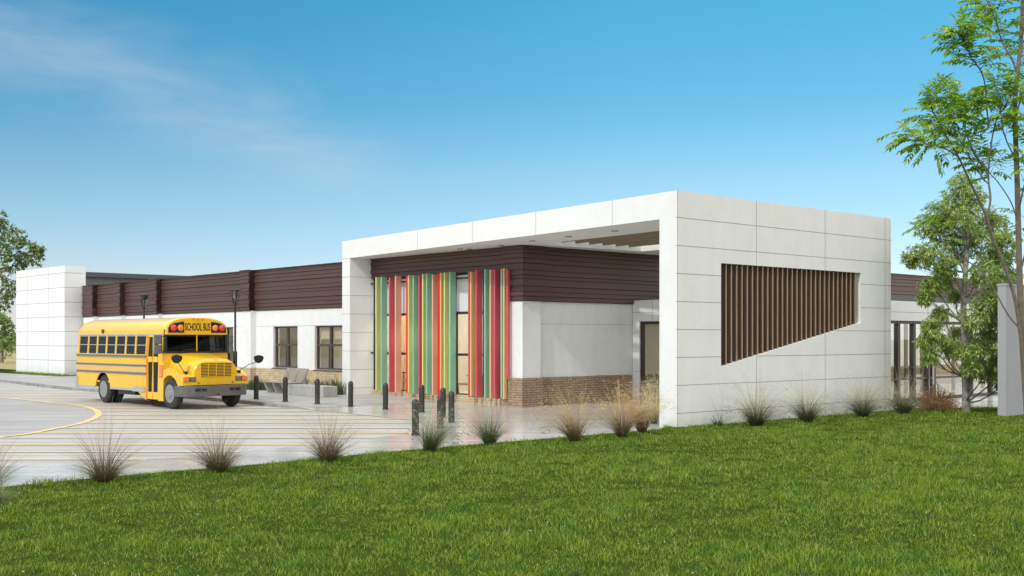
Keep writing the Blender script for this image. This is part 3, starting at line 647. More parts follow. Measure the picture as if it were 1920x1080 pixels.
# curtain wall behind the fins
cwm = MB(); gx0, gx1 = fin_l, fin_r; zz = [0.30, 1.73, 3.22, 4.62]
nv = 6; vx = [gx0 + (gx1 - gx0) * k / nv for k in range(nv + 1)]
vx[1:nv] = [FF.px(p) for p in (731, 772, 812, 851.5, 905)]
for x in vx: cwm.box(x - 0.035, x + 0.035, 0.04, 0.16, 0.30, ZF + 1.1)
for z in zz: 
    for i in range(nv): cwm.box(vx[i] + 0.035, vx[i + 1] - 0.035, 0.045, 0.155, z - 0.045 if z > 0.4 else z, z + 0.045)
cw_o = cwm.build('curtain_wall', M['frame'], school, FF)
for i in range(nv):
    for j in range(3):
        p = MB(); p.box(vx[i] + 0.035, vx[i + 1] - 0.035, 0.09, 0.10, zz[j] + 0.045, zz[j + 1] - 0.045)
        o = p.build('spandrel' if j == 2 else 'pane', M['spandrel'] if j == 2 else M['glass'], None); o.parent = cw_o
# coloured fins
fins = [(221, 'lime'), (250, 'green'), (296, 'crimson'), (330, 'salmon'), (393, 'red'), (403, 'lime'), (430, 'green'), (462, 'crimson'), (483, 'lime'), (505, 'green'),
        (538, 'salmon'), (570, 'red'), (583, 'tan'), (605, 'lime'), (635, 'green'), (742, 'crimson'), (753, 'tan'), (784, 'crimson'), (832, 'green'), (862, 'salmon'),
        (886, 'crimson'), (925, 'green'), (938, 'tan'), (957, 'crimson')]
fpal = {'lime': 'lime green fin', 'green': 'sea green fin', 'crimson': 'crimson fin', 'salmon': 'salmon fin', 'red': 'bright red fin', 'tan': 'amber tan fin'}
for zx, c in fins:
    px = 630 + zx / 3; x = FF.px(px, -0.36); f = MB(); lowz = 1.0 if zx == 957 else (0.29 if zx % 2 else 0.26)
    dp = 0.27 if zx < 925 else 0.12
    f.box(x, x + 0.075, -0.36, -0.36 + dp, lowz, 4.62 + rnd.uniform(0, 0.06))
    fo = f.build('fin', M['fin_' + c], school, FF, bevel=0.006, seg=1); fo['label'] = fpal[c]
for z in (4.45, 1.75): 
    b = MB(); b.box(gx0, -0.75, -0.10, -0.06, z - 0.03, z + 0.03); b.build('fin_rail', M['frame'], school, FF)

# ------------------------------------------------------------------ portal canopy
portal = empty('entrance_portal', (A0[0], A0[1], 0), 0, 'big white panelled entrance portal with wood slat opening and flat canopy roof', 'portal')
PL = -18.06; TH = 0.62
cm = MB()
# right wall pieces (frame RF, y>0 is inward)
wl_ = 10.1; o0, o1 = RF.px(1352), RF.px(1614); zt0, zt1 = 4.32, 4.32; zb0, zb1 = 1.545, 2.79
rw = MB()
rw.xz([(0, 0), (o0, 0), (o0, PTOP), (0, PTOP)], 0, TH)
rw.xz([(o1, 0), (wl_, 0), (wl_, PTOP), (o1, PTOP)], 0, TH)
rw.xz([(o0, zt0), (o1, zt1), (o1, PTOP), (o0, PTOP)], 0, TH)
rw.xz([(o0, 0), (o1, 0), (o1, zb1), (o0, zb0)], 0, TH)
def zlow(x): return zb0 + (zb1 - zb0) * (x - o0) / (o1 - o0)
jw = 0.007; jp = -0.003
for z in JZ:
    segs = [(0.0, wl_)]
    if zb0 < z < zt0:
        xr = o0 + (z - zb0) / (zb1 - zb0) * (o1 - o0)
        segs = [(0, o0 - 0.004)] + ([(xr + 0.01, o1 if False else wl_)] if z < zb1 else [(o1 + 0.004, wl_)])
        if z < zb1: segs = [(0, o0 - 0.004), (xr + 0.03, wl_)]
    for a, b in segs: rw.box(a, b, jp, 0, z - jw, z + jw, 1)
for px in (1418, 1547, 1659.5):
    x = RF.px(px)
    if o0 < x < o1: segs = [(0, zlow(x) - 0.02), (zt0 + 0.004, PTOP)]
    else: segs = [(0, PTOP)]
    for a, b in segs: rw.box(x - jw, x + jw, jp - 0.001, 0, a, b, 1)
rw.box(-0.005, 0.004, -0.004, 0.004, 0, PTOP - 0.002, 1)
rwo = rw.build('side_wall', [M['white'], M['joint']], portal, RF)
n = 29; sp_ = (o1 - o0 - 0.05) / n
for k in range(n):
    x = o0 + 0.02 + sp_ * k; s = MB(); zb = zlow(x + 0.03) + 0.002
    s.box(x, x + 0.034, 0.052, 0.38, zb, zt0 - 0.002); s.box(x, x + 0.034, 0.04, 0.052, zb, zt0 - 0.002, 1); so = s.build('slat', [M['wood'], M['woodlit']], portal, RF)
# front: left column, beam, joints
fb = MB()
fb.box(PL, PL + TH, 0, 1.9, 0, SOF)
fbo = fb.build('left_column', M['white'], portal, PF)
cr_ = MB()
def rx(y): return -TH - 0.046 * y
ox0, ox1, oy0, oy1 = -8.35, -1.5, 2.1, 6.8; yB = 10.07
cr_.prism([(PL, 0), (rx(0) + 0.0, 0), (rx(oy0), oy0), (PL, oy0)], SOF, PTOP)
cr_.prism([(PL, oy0), (ox0, oy0), (ox0, oy1), (PL, oy1)], SOF, PTOP)
cr_.prism([(ox1, oy0), (rx(oy0), oy0), (rx(oy1), oy1), (ox1, oy1)], SOF, PTOP)
cr_.prism([(PL, oy1), (rx(oy1), oy1), (rx(yB), yB), (PL, yB)], SOF, PTOP)
ro = cr_.build('canopy_roof', M['white'], portal, PF)
jm = MB()
for px in (783, 886, 1004.5, 1148):
    x = PF.px(px); jm.box(x - jw, x + jw, jp, 0, SOF, PTOP)
for z in JZ:
    jm.box(PL, PL + TH, jp, 0, z - jw, z + jw)
    if z < SOF: jm.box(PL + TH, PL + TH + 0.003, 0, 1.9, z - jw, z + jw)
    jm.box(-TH, 0, jp, 0, z - jw, z + jw)
# thin joint strip at the soffit edge
jm.box(PL + TH, -TH, 0.02, 0.04, SOF - 0.004, SOF)
jm.build('panel_joints', M['joint'], portal, PF)
k = 0; y = oy0 + 0.35
while y < oy1 - 0.1:
    s = MB(); s.box(ox0 + 0.0, ox1, y, y + 0.06, SOF + 0.12, SOF + 0.50); s.build('roof_slat', M['woodcan'], portal, PF); y += 0.62
for px, py in [(862, 466.5), (880, 467), (940, 460), (944, 499 + 1000), (998, 451.5), (998, 463.8), (1066, 443.5), (1066, 470), (1128, 474.5), (1153, 432.8), (1193, 478.5), (811, 475.5)]:
    if py > 500: continue
    Y = FPX * (SOF - EYE) / (635 - py); X = (px - 960) / FPX * Y; lx, ly = PF.l((X, Y))
    if ox0 - 0.15 < lx < ox1 + 0.15 and oy0 - 0.15 < ly < oy1 + 0.15: continue
    d = MB(); d.lathe([(0.11, 0), (0.11, -0.012), (0.085, -0.012), (0.075, -0.002)], 20)
    do = d.build('downlight', M['frame'], portal); do.location = (X - A0[0], Y - A0[1], SOF)
    d = MB(); d.lathe([(0.07, -0.003), (0.07, -0.006), (0.001, -0.006)], 16); d2 = d.build('lens', M['spandrel']); d2.parent = do

# ------------------------------------------------------------------ glass vestibule
V0 = SF.w(5.35, 0)
VL = Frame(V0, (0.711, -0.703)); V1 = VL.w(6.8, 0); VFm = Frame(V1, (0.759, 0.651))
vest = empty('glass_vestibule', (V1[0], V1[1], 0), 0, 'low glazed passage with black posts and white band behind the portal', 'passage')
vb = MB(); vb.box(0, 6.8, 0, 0.3, 2.93, 3.70); vb.box(0, 0.32, 0, 0.3, 0, 2.93); vb.box(6.5, 6.8, 0, 0.3, 0, 2.93)
for z in (3.26,): vb.box(0, 6.8, -0.003, 0, z - jw, z + jw, 1)
for x in (0.9, 3.3, 5.4): vb.box(x - jw, x + jw, -0.004, 0, 2.93, 3.70, 1)
for z in (2.54, 1.82, 1.10): vb.box(0, 0.32, -0.003, 0, z - jw, z + jw, 1)
vb.build('band', [M['white'], M['joint']], vest, VL)
vb = MB(); vb.box(0, 16, 0, 0.3, 2.95, 3.66); vb.box(0, 16, -0.003, 0, 3.26 - jw, 3.26 + jw, 1)
for x in (2, 5.2, 8.2, 11.2): vb.box(x - jw, x + jw, -0.004, 0, 2.95, 3.66, 1)
vb.build('band', [M['white'], M['joint']], vest, VFm)
vb = MB(); vb.box(-0.1, 16, 0.35, 0.6, 3.66, 3.90); vb.build('coping', M['greydark'], vest, VFm)
vr = MB(); vr.prism([VFm.w(0.3, 0.3), VFm.w(16, 0.3), VFm.w(16, 1.6), VFm.w(0.3, 1.6)], 3.4, 3.6); vr.prism([VFm.w(0.3, 6.1), VFm.w(16, 6.1), VFm.w(16, 6.7), VFm.w(0.3, 6.7)], 3.4, 3.6)
for xx in (0.3, 5.0, 10.0, 15.6): vr.prism([VFm.w(xx, 1.6), VFm.w(xx + 0.4, 1.6), VFm.w(xx + 0.4, 6.1), VFm.w(xx, 6.1)], 3.4, 3.6); wbuild(vr, 'roof', M['roof'], vest)
vc = MB(); vc.prism([VFm.w(0.3, 0.3), VFm.w(16, 0.3), VFm.w(16, 1.58), VFm.w(0.3, 1.58)], 3.34, 3.39); wbuild(vc, 'ceiling', M['soffit'], vest)
for xx in (2.5, 5.5, 8.5, 11.5): ceiling_light(vest, VFm, xx, 0.95, 3.27)
# glazing left
gm = MB(); gm.box(0.32, 0.42, 0.05, 0.2, 0.02, 2.93); gm.box(0.42, 6.5, 0.055, 0.195, 2.82, 2.93); gm.box(0.42, 6.5, 0.055, 0.195, 0.02, 0.1); gm.box(0.42, 6.5, 0.06, 0.19, 0.80, 0.87)
for x in (2.2, 4.2): gm.box(x, x + 0.1, 0.05, 0.2, 0.1, 2.82)
go = gm.build('glazing', M['frame'], vest, VL)
p = MB(); p.box(0.42, 6.5, 0.12, 0.13, 0.1, 2.82); po = p.build('pane', M['glassdark']); po.parent = go
gm = MB(); gm.box(0, 16, 0.055, 0.195, 2.84, 2.95); gm.box(0, 16, 0.06, 0.19, 0.80, 0.87); gm.box(0, 16, 0.06, 0.19, 0.02, 0.12)
for px, w in ((1688, .16), (1717, .17), (1743, .10), (1755, .15), (1825, .17), (1862, .12), (1893, .12)):
    x = VFm.px(px); gm.box(x - w / 2, x + w / 2, 0.04, 0.21, 0.02, 2.95)
go = gm.build('glazing', M['frame'], vest, VFm)
p = MB(); p.box(0, 16, 0.12, 0.13, 0.12, 2.84); po = p.build('pane', M['glass']); po.parent = go
gm = MB()
for px in (1701, 1731, 1790, 1845):
    x = VFm.px(px, 3.0); gm = MB(); gm.box(x - 0.06, x + 0.06, 3.0, 3.12, 0.02, 3.3); gm.build('inner_post', M['frame'], vest, VFm)
x = VFm.px(1749, -0.06); gm = MB(); gm.tube([(x, -0.08, 0), (x, -0.08, 2.95)], 0.035); gm.build('white_pipe', M['silver'], vest, VFm)

# ------------------------------------------------------------------ far white wall block, grey hall, right wall
BF = Frame((-26.22, 62.5), (0.70, -0.714))
blk = MB(); blk.box(-7.7, 0, 0, 1.25, 0, 6.59)
for z in [6.59 - 0.42 - 0.86 * k for k in range(8)]:
    if z > 0.1: blk.box(-7.7, 0.003, -0.003, 0, z - 0.012, z + 0.012, 1); blk.box(0, 0.003, 0, 1.1, z - 0.012, z + 0.012, 1)
for x in (-2.45, -5.8): blk.box(x - 0.012, x + 0.012, -0.004, 0, 0, 6.59, 1)
bo = blk.build('panel_wall', [M['white'], M['joint']], None, BF); tag(bo, 'tall white panelled wall at the far left end of the school', 'wall')
hall = empty('grey_hall', (-23, 66, 0), 0, 'dark grey metal clad hall rising behind the school roof', 'building')
HF = Frame((-27.5, 68.0), (0.759, 0.651)); h = MB(); h.box(0, 28, 0, 12, 0, 6.25); h.build('wall', M['greymetal'], hall, HF)
h = MB(); h.box(-0.2, 28.2, -0.35, 12.2, 6.25, 6.55); h.build('roof', M['greydark'], hall, HF)
GF = Frame(G(1886, 782), (0.759, 0.651)); gw = MB(); gw.box(0, 9, 0, 0.24, 0, 3.86); gw.box(-0.02, 9.02, -0.02, 0.26, 3.86, 3.92)
gwo = gw.build('garden_wall', M['greywall'], None, GF); tag(gwo, 'plain grey rendered wall at the right edge of the lawn', 'wall')

# ------------------------------------------------------------------ furniture in the glazed room
def table(loc, label):
    t = empty('table', (*loc, 0.2), FF.rot, label, 'table', 'tables inside the glazed room')
    m = MB(); m.box(-0.8, 0.8, -0.4, 0.4, 0.70, 0.74); o = m.build('tabletop', M['frame'], t, bevel=0.008)
    for sx in (-0.7, 0.7):
        for sy in (-0.32, 0.32): m = MB(); m.box(sx - 0.03, sx + 0.03, sy - 0.03, sy + 0.03, 0, 0.70); m.build('leg', M['woodwarm'], t)
def bench_in(loc, label):
    t = empty('wooden_bench', (*loc, 0.2), FF.rot, label, 'bench', 'benches inside the glazed room')
    m = MB(); m.box(-0.8, 0.8, -0.2, 0.2, 0.41, 0.46); m.build('seat', M['woodwarm'], t, bevel=0.008)
    for sx in (-0.65, 0.65): m = MB(); m.xz([(sx - 0.13, 0), (sx + 0.13, 0), (sx + 0.05, 0.41), (sx - 0.05, 0.41)], -0.17, 0.17); m.build('leg', M['woodwarm'], t)
table(FF.w(-3.6, 1.7), 'dark topped table seen through the wide gap in the fins')
bench_in(FF.w(-4.0, 0.9), 'warm wooden bench seen through the wide gap in the fins')
table(FF.w(-8.3, 2.2), 'dark topped table behind the leftmost coloured fins')
bench_in(FF.w(-8.3, 1.2), 'warm wooden bench behind the leftmost coloured fins')
bench_in(FF.w(-1.9, 1.1), 'warm wooden bench behind the rightmost coloured fins')

# ------------------------------------------------------------------ bench, planter
def wz(p): return 0.12
bx, by = G(531, 737, 0.12)
bn = empty('park_bench', (bx, by, 0.12), FF.rot, 'grey weathered slatted bench with a leaning back on concrete feet below the window', 'bench')
m = MB()
for k in range(6): m.box(-1.1, 1.1, -0.34 + 0.105 * k, -0.34 + 0.105 * k + 0.085, 0.42, 0.46)
m.build('seat', M['woodgrey'], bn, bevel=0.004, seg=1)
m = MB()
for k in range(6):
    z = 0.50 + 0.085 * k; yo = 0.22 + 0.045 * k; m.box(-0.45, 1.15, yo, yo + 0.035, z, z + 0.07)
m.build('backrest', M['woodgrey'], bn, bevel=0.004, seg=1)
for x in (-0.95, -0.3, 0.35, 1.0):
    m = MB(); m.yz([(-0.12, 0), (0.16, 0), (0.30, 0.42), (0.36, 0.42), (0.50, 0.98), (0.44, 0.98), (0.30, 0.5), (-0.32, 0.42)] if x > -0.5 else [(-0.12, 0), (0.16, 0), (0.30, 0.42), (-0.32, 0.42)], x - 0.045, x + 0.045)
    m.build('leg', M['conc'], bn)
qx, qy = G(585, 742, 0.12)
pl = MB(); pl.box(-1.25, 1.25, -0.32, 0.32, 0, 0.40); plo = pl.build('concrete_block_seat', M['conc'], bevel=0.015); plo.location = (qx, qy, 0.12); plo.rotation_euler = (0, 0, FF.rot)
tag(plo, 'low grey concrete block seat between the bench and the portal', 'seat')

def clump_arrays(c, n, h, spread, seed, lean_bias=(0, 0), r0=0.12):
    r = np.random.default_rng(seed); ang = r.uniform(0, 6.28, n); rad = r0 * np.sqrt(r.random(n))
    base = np.stack([c[0] + rad * np.cos(ang), c[1] + rad * np.sin(ang), np.full(n, c[2])], 1)
    return r, base, ang
def strap_plant(name, c, n, h, w, label, m, seed, group, lean=0.5, r0=0.2, nseg=4):
    r, base, ang = clump_arrays((0, 0, 0), n, h, 0, seed, r0=r0)
    o = ribbon_mesh(name, base, h * r.uniform(0.55, 1.1, n), np.full(n, w) * r.uniform(0.7, 1.2, n), ang + 1.57, r.uniform(0.1, 1, n) * lean, ang + r.uniform(-.6, .6, n), m, nseg=nseg)
    o.location = c; tag(o, label, 'plant', group); return o
M['strap'] = leaf_mat('strap_leaf', [(0, (0.02, 0.05, 0.012)), (0.6, (0.05, 0.11, 0.02)), (1, (0.12, 0.18, 0.05))])
pls = [(474, 730, 0.45, 'left end of the brick base nearest the bus'), (487, 731, 0.5, 'beside the seat of the slatted bench on its bus side'), (499, 731, 0.42, 'behind the left end of the slatted bench')]
for i, (px, py, hh_, lab) in enumerate(pls):
    x, y = G(px, py, 0.12); strap_plant('lily_plant', (x, y, 0.12), 260, hh_, 0.025, 'low dark green grassy plant, ' + lab, M['strap'], 40 + i, 'plants along the brick base', r0=0.4)
pls = [(568, 730, 0.5, 'behind the slatted bench right end'), (582, 731, 0.62, 'tallest behind the concrete block seat'), (597, 733, 0.42, 'behind the middle of the concrete block seat'), (612, 734, 0.45, 'behind the right end of the concrete block seat'),
       (626, 738, 0.62, 'at the corner beside the portal column'), (634, 740, 0.55, 'tucked against the portal column foot')]
for i, (px, py, hh_, lab) in enumerate(pls):
    x, y = G(px, py, 0.12); strap_plant('iris_plant', (x, y, 0.12), 90, hh_ * 1.1, 0.035, 'spiky dark green plant ' + lab, M['strap'], 60 + i, 'plants along the brick base', lean=0.35, r0=0.28)

# ------------------------------------------------------------------ bollards
bd = MB(); bd.lathe([(0.086, 0), (0.086, 0.74), (0.092, 0.745), (0.092, 0.755), (0.084, 0.765), (0.082, 0.79), (0.072, 0.82), (0.05, 0.845), (0.022, 0.857), (0.001, 0.86)], 20)
def make_bollard():
    r = empty('bollard', (0, 0, 0)); o = bd.build('post', M['bollard'], r, smooth=True)
    bb = MB(); bb.lathe([(0.11, 0), (0.11, 0.012), (0.087, 0.016)], 20); bb.build('base_ring', M['bollard'], r); return r
bl_sp = [(480.4, 748.6, .12, 'black bollard nearest the bus, beside its front wheel'), (535, 752.5, .12, 'black bollard in front of the slatted bench'), (595, 757, .08, 'black bollard in front of the concrete block seat'),
         (657.5, 762, .015, 'black bollard in front of the white left portal column'), (722.8, 767.6, .01, 'black bollard in front of the leftmost coloured fins'), (790.8, 773, .01, 'black bollard between the hatch corner and the middle fins, tall one behind the nearest bollard'),
         (830.6, 781.7, .01, 'rear bollard of the overlapping pair in the cluster of three'), (846.5, 792, .01, 'rightmost black bollard of all'), (825.5, 803, .01, 'front bollard of the overlapping pair, foot hidden by grass'), (779, 816, .01, 'nearest black bollard, at the tip of the hatching')]
bproto = make_bollard()
for i, (px, py, z, lab) in enumerate(bl_sp):
    o = bproto if i == 0 else copy_tree(bproto); x, y = G(px, py, z); o.location = (x, y, z); tag(o, lab, 'bollard', 'black bollards along the drop-off')

# ------------------------------------------------------------------ street lamps
def make_lamp():
    r = empty('street_lamp', (0, 0, 0)); m = MB()
    m.lathe([(0.12, 0), (0.12, 0.06), (0.075, 0.08), (0.075, 1.75), (0.05, 1.80), (0.042, 1.81), (0.036, 3.45), (0.06, 3.46), (0.06, 3.50), (0.03, 3.53)], 16); m.build('pole', M['black'], r, smooth=True)
    hd = MB(); hd.lathe([(0.185, 4.0), (0.20, 4.0), (0.20, 4.035), (0.14, 4.06), (0.01, 4.07)], 20); 
    for k in range(6):
        a = k * math.pi / 3; hd.tube([(0.055 * math.cos(a), 0.055 * math.sin(a), 3.5), (0.185 * math.cos(a), 0.185 * math.sin(a), 4.0)], 0.009, 6)
    ho = hd.build('lamp_head', M['black'], r)
    g_ = MB(); g_.lathe([(0.045, 3.52), (0.165, 3.99)], 20); g2 = g_.build('lantern_glass', M['lensglass']); g2.parent = ho
    bu = MB(); bu.lathe([(0.02, 3.58), (0.045, 3.64), (0.05, 3.74), (0.03, 3.80), (0.005, 3.82)], 12); b2 = bu.build('bulb', M['spandrel'], smooth=True); b2.parent = ho
    return r
lp = make_lamp(); Y = 39.2; lp.location = ((441 - 960) / FPX * Y, Y, 0.06); tag(lp, 'black street lamp just behind the bus windscreen', 'street lamp', 'street lamps behind the bus')
l2 = copy_tree(lp); Y = 44.2; l2.location = ((270 - 960) / FPX * Y, Y, 0.08); tag(l2, 'black street lamp rising over the middle of the bus roof', 'street lamp', 'street lamps behind the bus')

# ------------------------------------------------------------------ school bus
bus = empty('school_bus', (-10.34, 35.67, 0), math.atan2(-0.701, 0.713), 'short yellow school bus parked on the yellow hatching with its door side showing', 'bus')
def taper(mb):
    mb.v = [(x, y * (1 - 0.055 * (z - 1.7)) if 1.7 < z else y, z) for x, y, z in mb.v]; return mb
XR, XF, HW = -7.06, -0.50, 1.2
def bb(name, mb, m, parent=None, tp=False, **k):
    if tp: taper(mb)
    return mb.build(name, m, parent or bus, **k)
def arc(cx, cz, r, a0, a1, n): return [(cx + r * math.cos(R(a0 + (a1 - a0) * i / n)), cz + r * math.sin(R(a0 + (a1 - a0) * i / n))) for i in range(n + 1)]
DX0, DX1 = -1.62, -0.77
body = MB()
WX = -4.9; arch = arc(WX, 0.5, 0.60, 188, -8, 16); arch = [p for p in arch]
for sgn in (-1, 1):
    y0, y1 = (-HW, -HW + 0.04) if sgn < 0 else (HW - 0.04, HW)
    low = [(XR, 0.55)] + [(arch[0][0], 0.55)] + [p for p in arch if p[1] > 0.55] + [(arch[-1][0], 0.55)] 
    if sgn < 0: pts = low + [(-2.35, 0.55), (DX0, 0.24), (DX0, 1.77), (XR, 1.77)]
    else: pts = low + [(-0.45, 0.55), (-0.45, 1.77), (XR, 1.77)]
    body.xz(pts, y0, y1)
    if sgn < 0:
        body.xz([(DX1, 0.24), (-0.42, 0.24), (-0.42, 1.77), (DX1, 1.77)], y0, y1)
        body.box(DX1, -0.50, y0, y1, 1.77, 2.42); body.box(DX0 - 0.06, DX0, y0, y1, 1.77, 2.42); body.box(XR, XR + 0.16, y0, y1, 1.77, 2.42)
        body.box(XR, XF, y0, y1, 2.42, 2.60)
    else:
        body.box(XR, XR + 0.16, y0, y1, 1.77, 2.42); body.box(-0.62, -0.50, y0, y1, 1.77, 2.42); body.box(XR, XF, y0, y1, 2.42, 2.60)
body.box(XR, XR + 0.04, -HW + 0.04, HW - 0.04, 0.55, 2.60)              # rear
body.box(XR + 0.04, -0.5, -HW + 0.04, HW - 0.04, 0.74, 0.80)            # floor
body.box(-0.50, -0.44, -HW + 0.04, HW - 0.04, 0.60, 1.84)          # cowl / firewall
bo = bb('body', body, M['yellow'], tp=True)
# window pillars
nW = 7; wa, wb = XR + 0.16, DX0 - 0.06; wwid = (wb - wa) / nW
for k in range(1, nW): 
    for y0, y1 in ((-HW, -HW + 0.04), (HW - 0.04, HW)): pm = MB(); pm.box(wa + wwid * k - 0.045, wa + wwid * k + 0.045, y0, y1, 1.77, 2.42); bb('window_pillar', pm, M['yellow'], tp=True)
for x in (-1.62, -1.15): pm = MB(); pm.box(x - 0.03, x + 0.03, HW - 0.04, HW, 1.77, 2.42); bb('window_pillar', pm, M['yellow'], tp=True)
for k in range(nW):
    for sg in (-1, 1):
        x0, x1 = wa + wwid * k + 0.045, wa + wwid * (k + 1) - 0.045; y = sg * (HW - 0.03)
        if k == 0: x0 = wa
        if k == nW - 1: x1 = wb
        f = MB()
        f.box(x0, x1, y - 0.012, y + 0.012, 2.07, 2.095); f.box(x0, x1, y - 0.012, y + 0.012, 2.385, 2.42); f.box(x0, x0 + 0.015, y - 0.012, y + 0.012, 1.77, 2.385); f.box(x1 - 0.015, x1, y - 0.012, y + 0.012, 1.77, 2.385)
        fo = bb('side_window', f, M['silver'], tp=True)
        g_ = MB(); g_.box(x0 + 0.015, x1 - 0.015, y - 0.004, y + 0.004, 1.77, 2.385); taper(g_); go = g_.build('pane', M['glassbus']); go.parent = fo
# roof: arc sections
def roofsec(x, s=1.0, dz=0):
    pts = []; nn = 20; yb = HW * (1 - 0.055 * 0.9)
    for i in range(nn + 1):
        a = math.pi * i / nn; c = math.cos(a); sn = math.sin(a)
        pts.append((x, -yb * s * (abs(c) ** 0.72) * (1 if c > 0 else -1), 2.60 + (0.42 * s + dz) * (sn ** 0.85)))
    return pts
rm = MB(); rm.loft([roofsec(XR - 0.0, 0.93, 0), roofsec(XR + 0.10, 0.985), roofsec(XR + 0.3, 1.0)] + [roofsec(XR + 0.3 + (XF - XR - 0.4) * k / 6) for k in range(1, 7)] + [roofsec(-0.42, 0.985, -0.0), roofsec(-0.36, 0.95)], closed=True)
bb('roof', rm, mat('roof_glare_yellow', (0.86, 0.58, 0.11), 0.3, var=0.05, vscale=1.0, coat=0.6), smooth=True, sm_angle=50)  # sky glare on the roof put into a paler yellow
dr = MB(); 
for sg in (-1, 1): dr.box(XR + 0.05, XF, sg * 1.135 - 0.02 if sg < 0 else 1.135 - 0.01, sg * 1.135 + 0.01 if sg < 0 else 1.135 + 0.02, 2.425, 2.455)
bb('drip_rail', dr, M['silver'])
# front cap with warning lights
cap = MB(); yb = 1.14
capo = [(-yb, 2.42)] + [(p[1], p[2]) for p in roofsec(0, 0.985)][::-1][::-1] 
capo = [(yb * -1, 2.43), (yb, 2.43)] + [(p[1], p[2]) for p in roofsec(0, 0.975)][::-1]
cap.yz(capo, -0.46, -0.34); bb('front_cap', cap, M['yellow'], bevel=0.03, seg=3)
for sg in (-1, 1):
    pnl = MB(); pts = [(sg * 0.50, 2.50), (sg * 1.06, 2.50), (sg * 1.06, 2.66), (sg * 0.98, 2.75), (sg * 0.84, 2.82), (sg * 0.50, 2.875)]
    pnl.yz(pts, -0.345, -0.325); po = bb('light_panel', pnl, M['black'])
    for yy, mm_ in ((0.64, 'amber'), (0.89, 'redlens' if sg < 0 else 'redlens')):
        l_ = MB(); l_.lathe([(0.105, 0), (0.105, 0.03), (0.085, 0.05), (0.05, 0.062), (0.001, 0.066)], 20, c=(-0.325, sg * yy, 2.66), axis='x'); lo = l_.build('warning_light', M[mm_], po, smooth=True)
for yy in (-0.17, 0, 0.17):
    l_ = MB(); l_.lathe([(0.04, 0), (0.035, 0.03), (0.001, 0.045)], 12, c=(-0.34, yy, 2.965), axis='x'); bb('clearance_light', l_, M['amber'], smooth=True)
def text_mesh(body_, size, xs, depth=0.002):
    cu = bpy.data.curves.new('t', 'FONT'); cu.body = body_; cu.size = size; cu.align_x = 'CENTER'; cu.extrude = depth; cu.offset = 0.006
    o = bpy.data.objects.new('t', cu); COL.objects.link(o); bpy.context.view_layer.update()
    me = bpy.data.meshes.new_from_object(o.evaluated_get(bpy.context.evaluated_depsgraph_get())); bpy.data.objects.remove(o)
    return me
me = text_mesh('SCHOOL BUS', 0.36, 0.45)
xsv = [v.co.x for v in me.vertices]; wdt = max(xsv) - min(xsv); sc_ = 0.93 / wdt
for v in me.vertices:
    x, y, z = v.co; v.co = (-0.336 + z, x * sc_, 2.575 + y * 0.98)
me.materials.append(M['letter']); o = bpy.data.objects.new('lettering', me); COL.objects.link(o); o.parent = bus
# windscreen
ws = MB()
for y0, y1 in ((-1.15, -1.07), (-0.025, 0.025), (1.07, 1.15)): ws.box(-0.47, -0.40, y0, y1, 1.86, 2.43)
ws.box(-0.47, -0.41, -1.07, 1.07, 2.38, 2.43); ws.box(-0.47, -0.39, -1.15, 1.15, 1.82, 1.88)
wso = bb('windscreen', ws, M['black'])
ctr = MB(); ctr.box(-0.40, -0.392, -0.02, 0.02, 1.88, 2.42); c_ = ctr.build('centre_post', M['yellow'], wso)
for a, b in ((-1.07, -0.025), (0.025, 1.07)):
    g_ = MB(); g_.box(-0.44, -0.43, a, b, 1.88, 2.38); go = g_.build('pane', M['glassbus']); go.parent = wso
for yy in (-0.55, 0.5):
    w_ = MB(); w_.tube([(-0.30, yy - 0.1, 1.86), (-0.36, yy + 0.05, 1.92), (-0.385, yy + 0.45, 1.935)], 0.012, 6); w_.tube([(-0.39, yy + 0.02, 1.91), (-0.39, yy + 0.5, 1.96)], 0.009, 6); bb('wiper', w_, M['black'])
# rub rails
for z, hgt in ((1.70, .085), (1.385, .075), (1.115, .075)):
    r1 = MB()
    for sg in (-1, 1):
        ya = -HW - 0.025 if sg < 0 else HW; xe = DX0 - 0.0 if sg < 0 else -0.5
        r1.box(XR - 0.01, xe, ya, ya + 0.025, z - hgt / 2, z - 0.008); r1.box(XR - 0.01, xe, ya, ya + 0.025, z + 0.008, z + hgt / 2); r1.box(XR - 0.01, xe, ya + 0.01, ya + 0.02, z - 0.008, z + 0.008, 1)
    bb('rub_rail', r1, [M['rail'], M['black']])
fl_ = MB()
for k in range(5): 
    z = 1.17 + 0.037 * k
    fl_.box(XR, DX0, -HW - 0.012, -HW, z, z + 0.022)
bb('fluted_panel', fl_, M['flute'])
sk = MB(); sk.box(XR, -5.52, -HW - 0.02, -HW, 0.52, 0.60); bb('skirt_trim', sk, M['silver']); sk = MB(); sk.box(-4.28, DX0, -HW - 0.02, -HW, 0.52, 0.60); sk.box(-2.55, DX0 - 0.1, -HW - 0.03, -HW - 0.02, 0.50, 0.66); bb('skirt_trim', sk, M['silver']); sk = MB(); sk.box(XR - 0.10, XR + 0.10, -HW - 0.03, -HW, 0.55, 0.90)
sk.box(XR - 0.12, XR, -HW, HW, 0.5, 0.72); bb('rear_bumper', sk, M['silver'])
hatch = MB(); hatch.box(-2.55, -1.85, -HW - 0.006, -HW, 0.68, 0.93); bb('battery_hatch', hatch, M['yellow'])
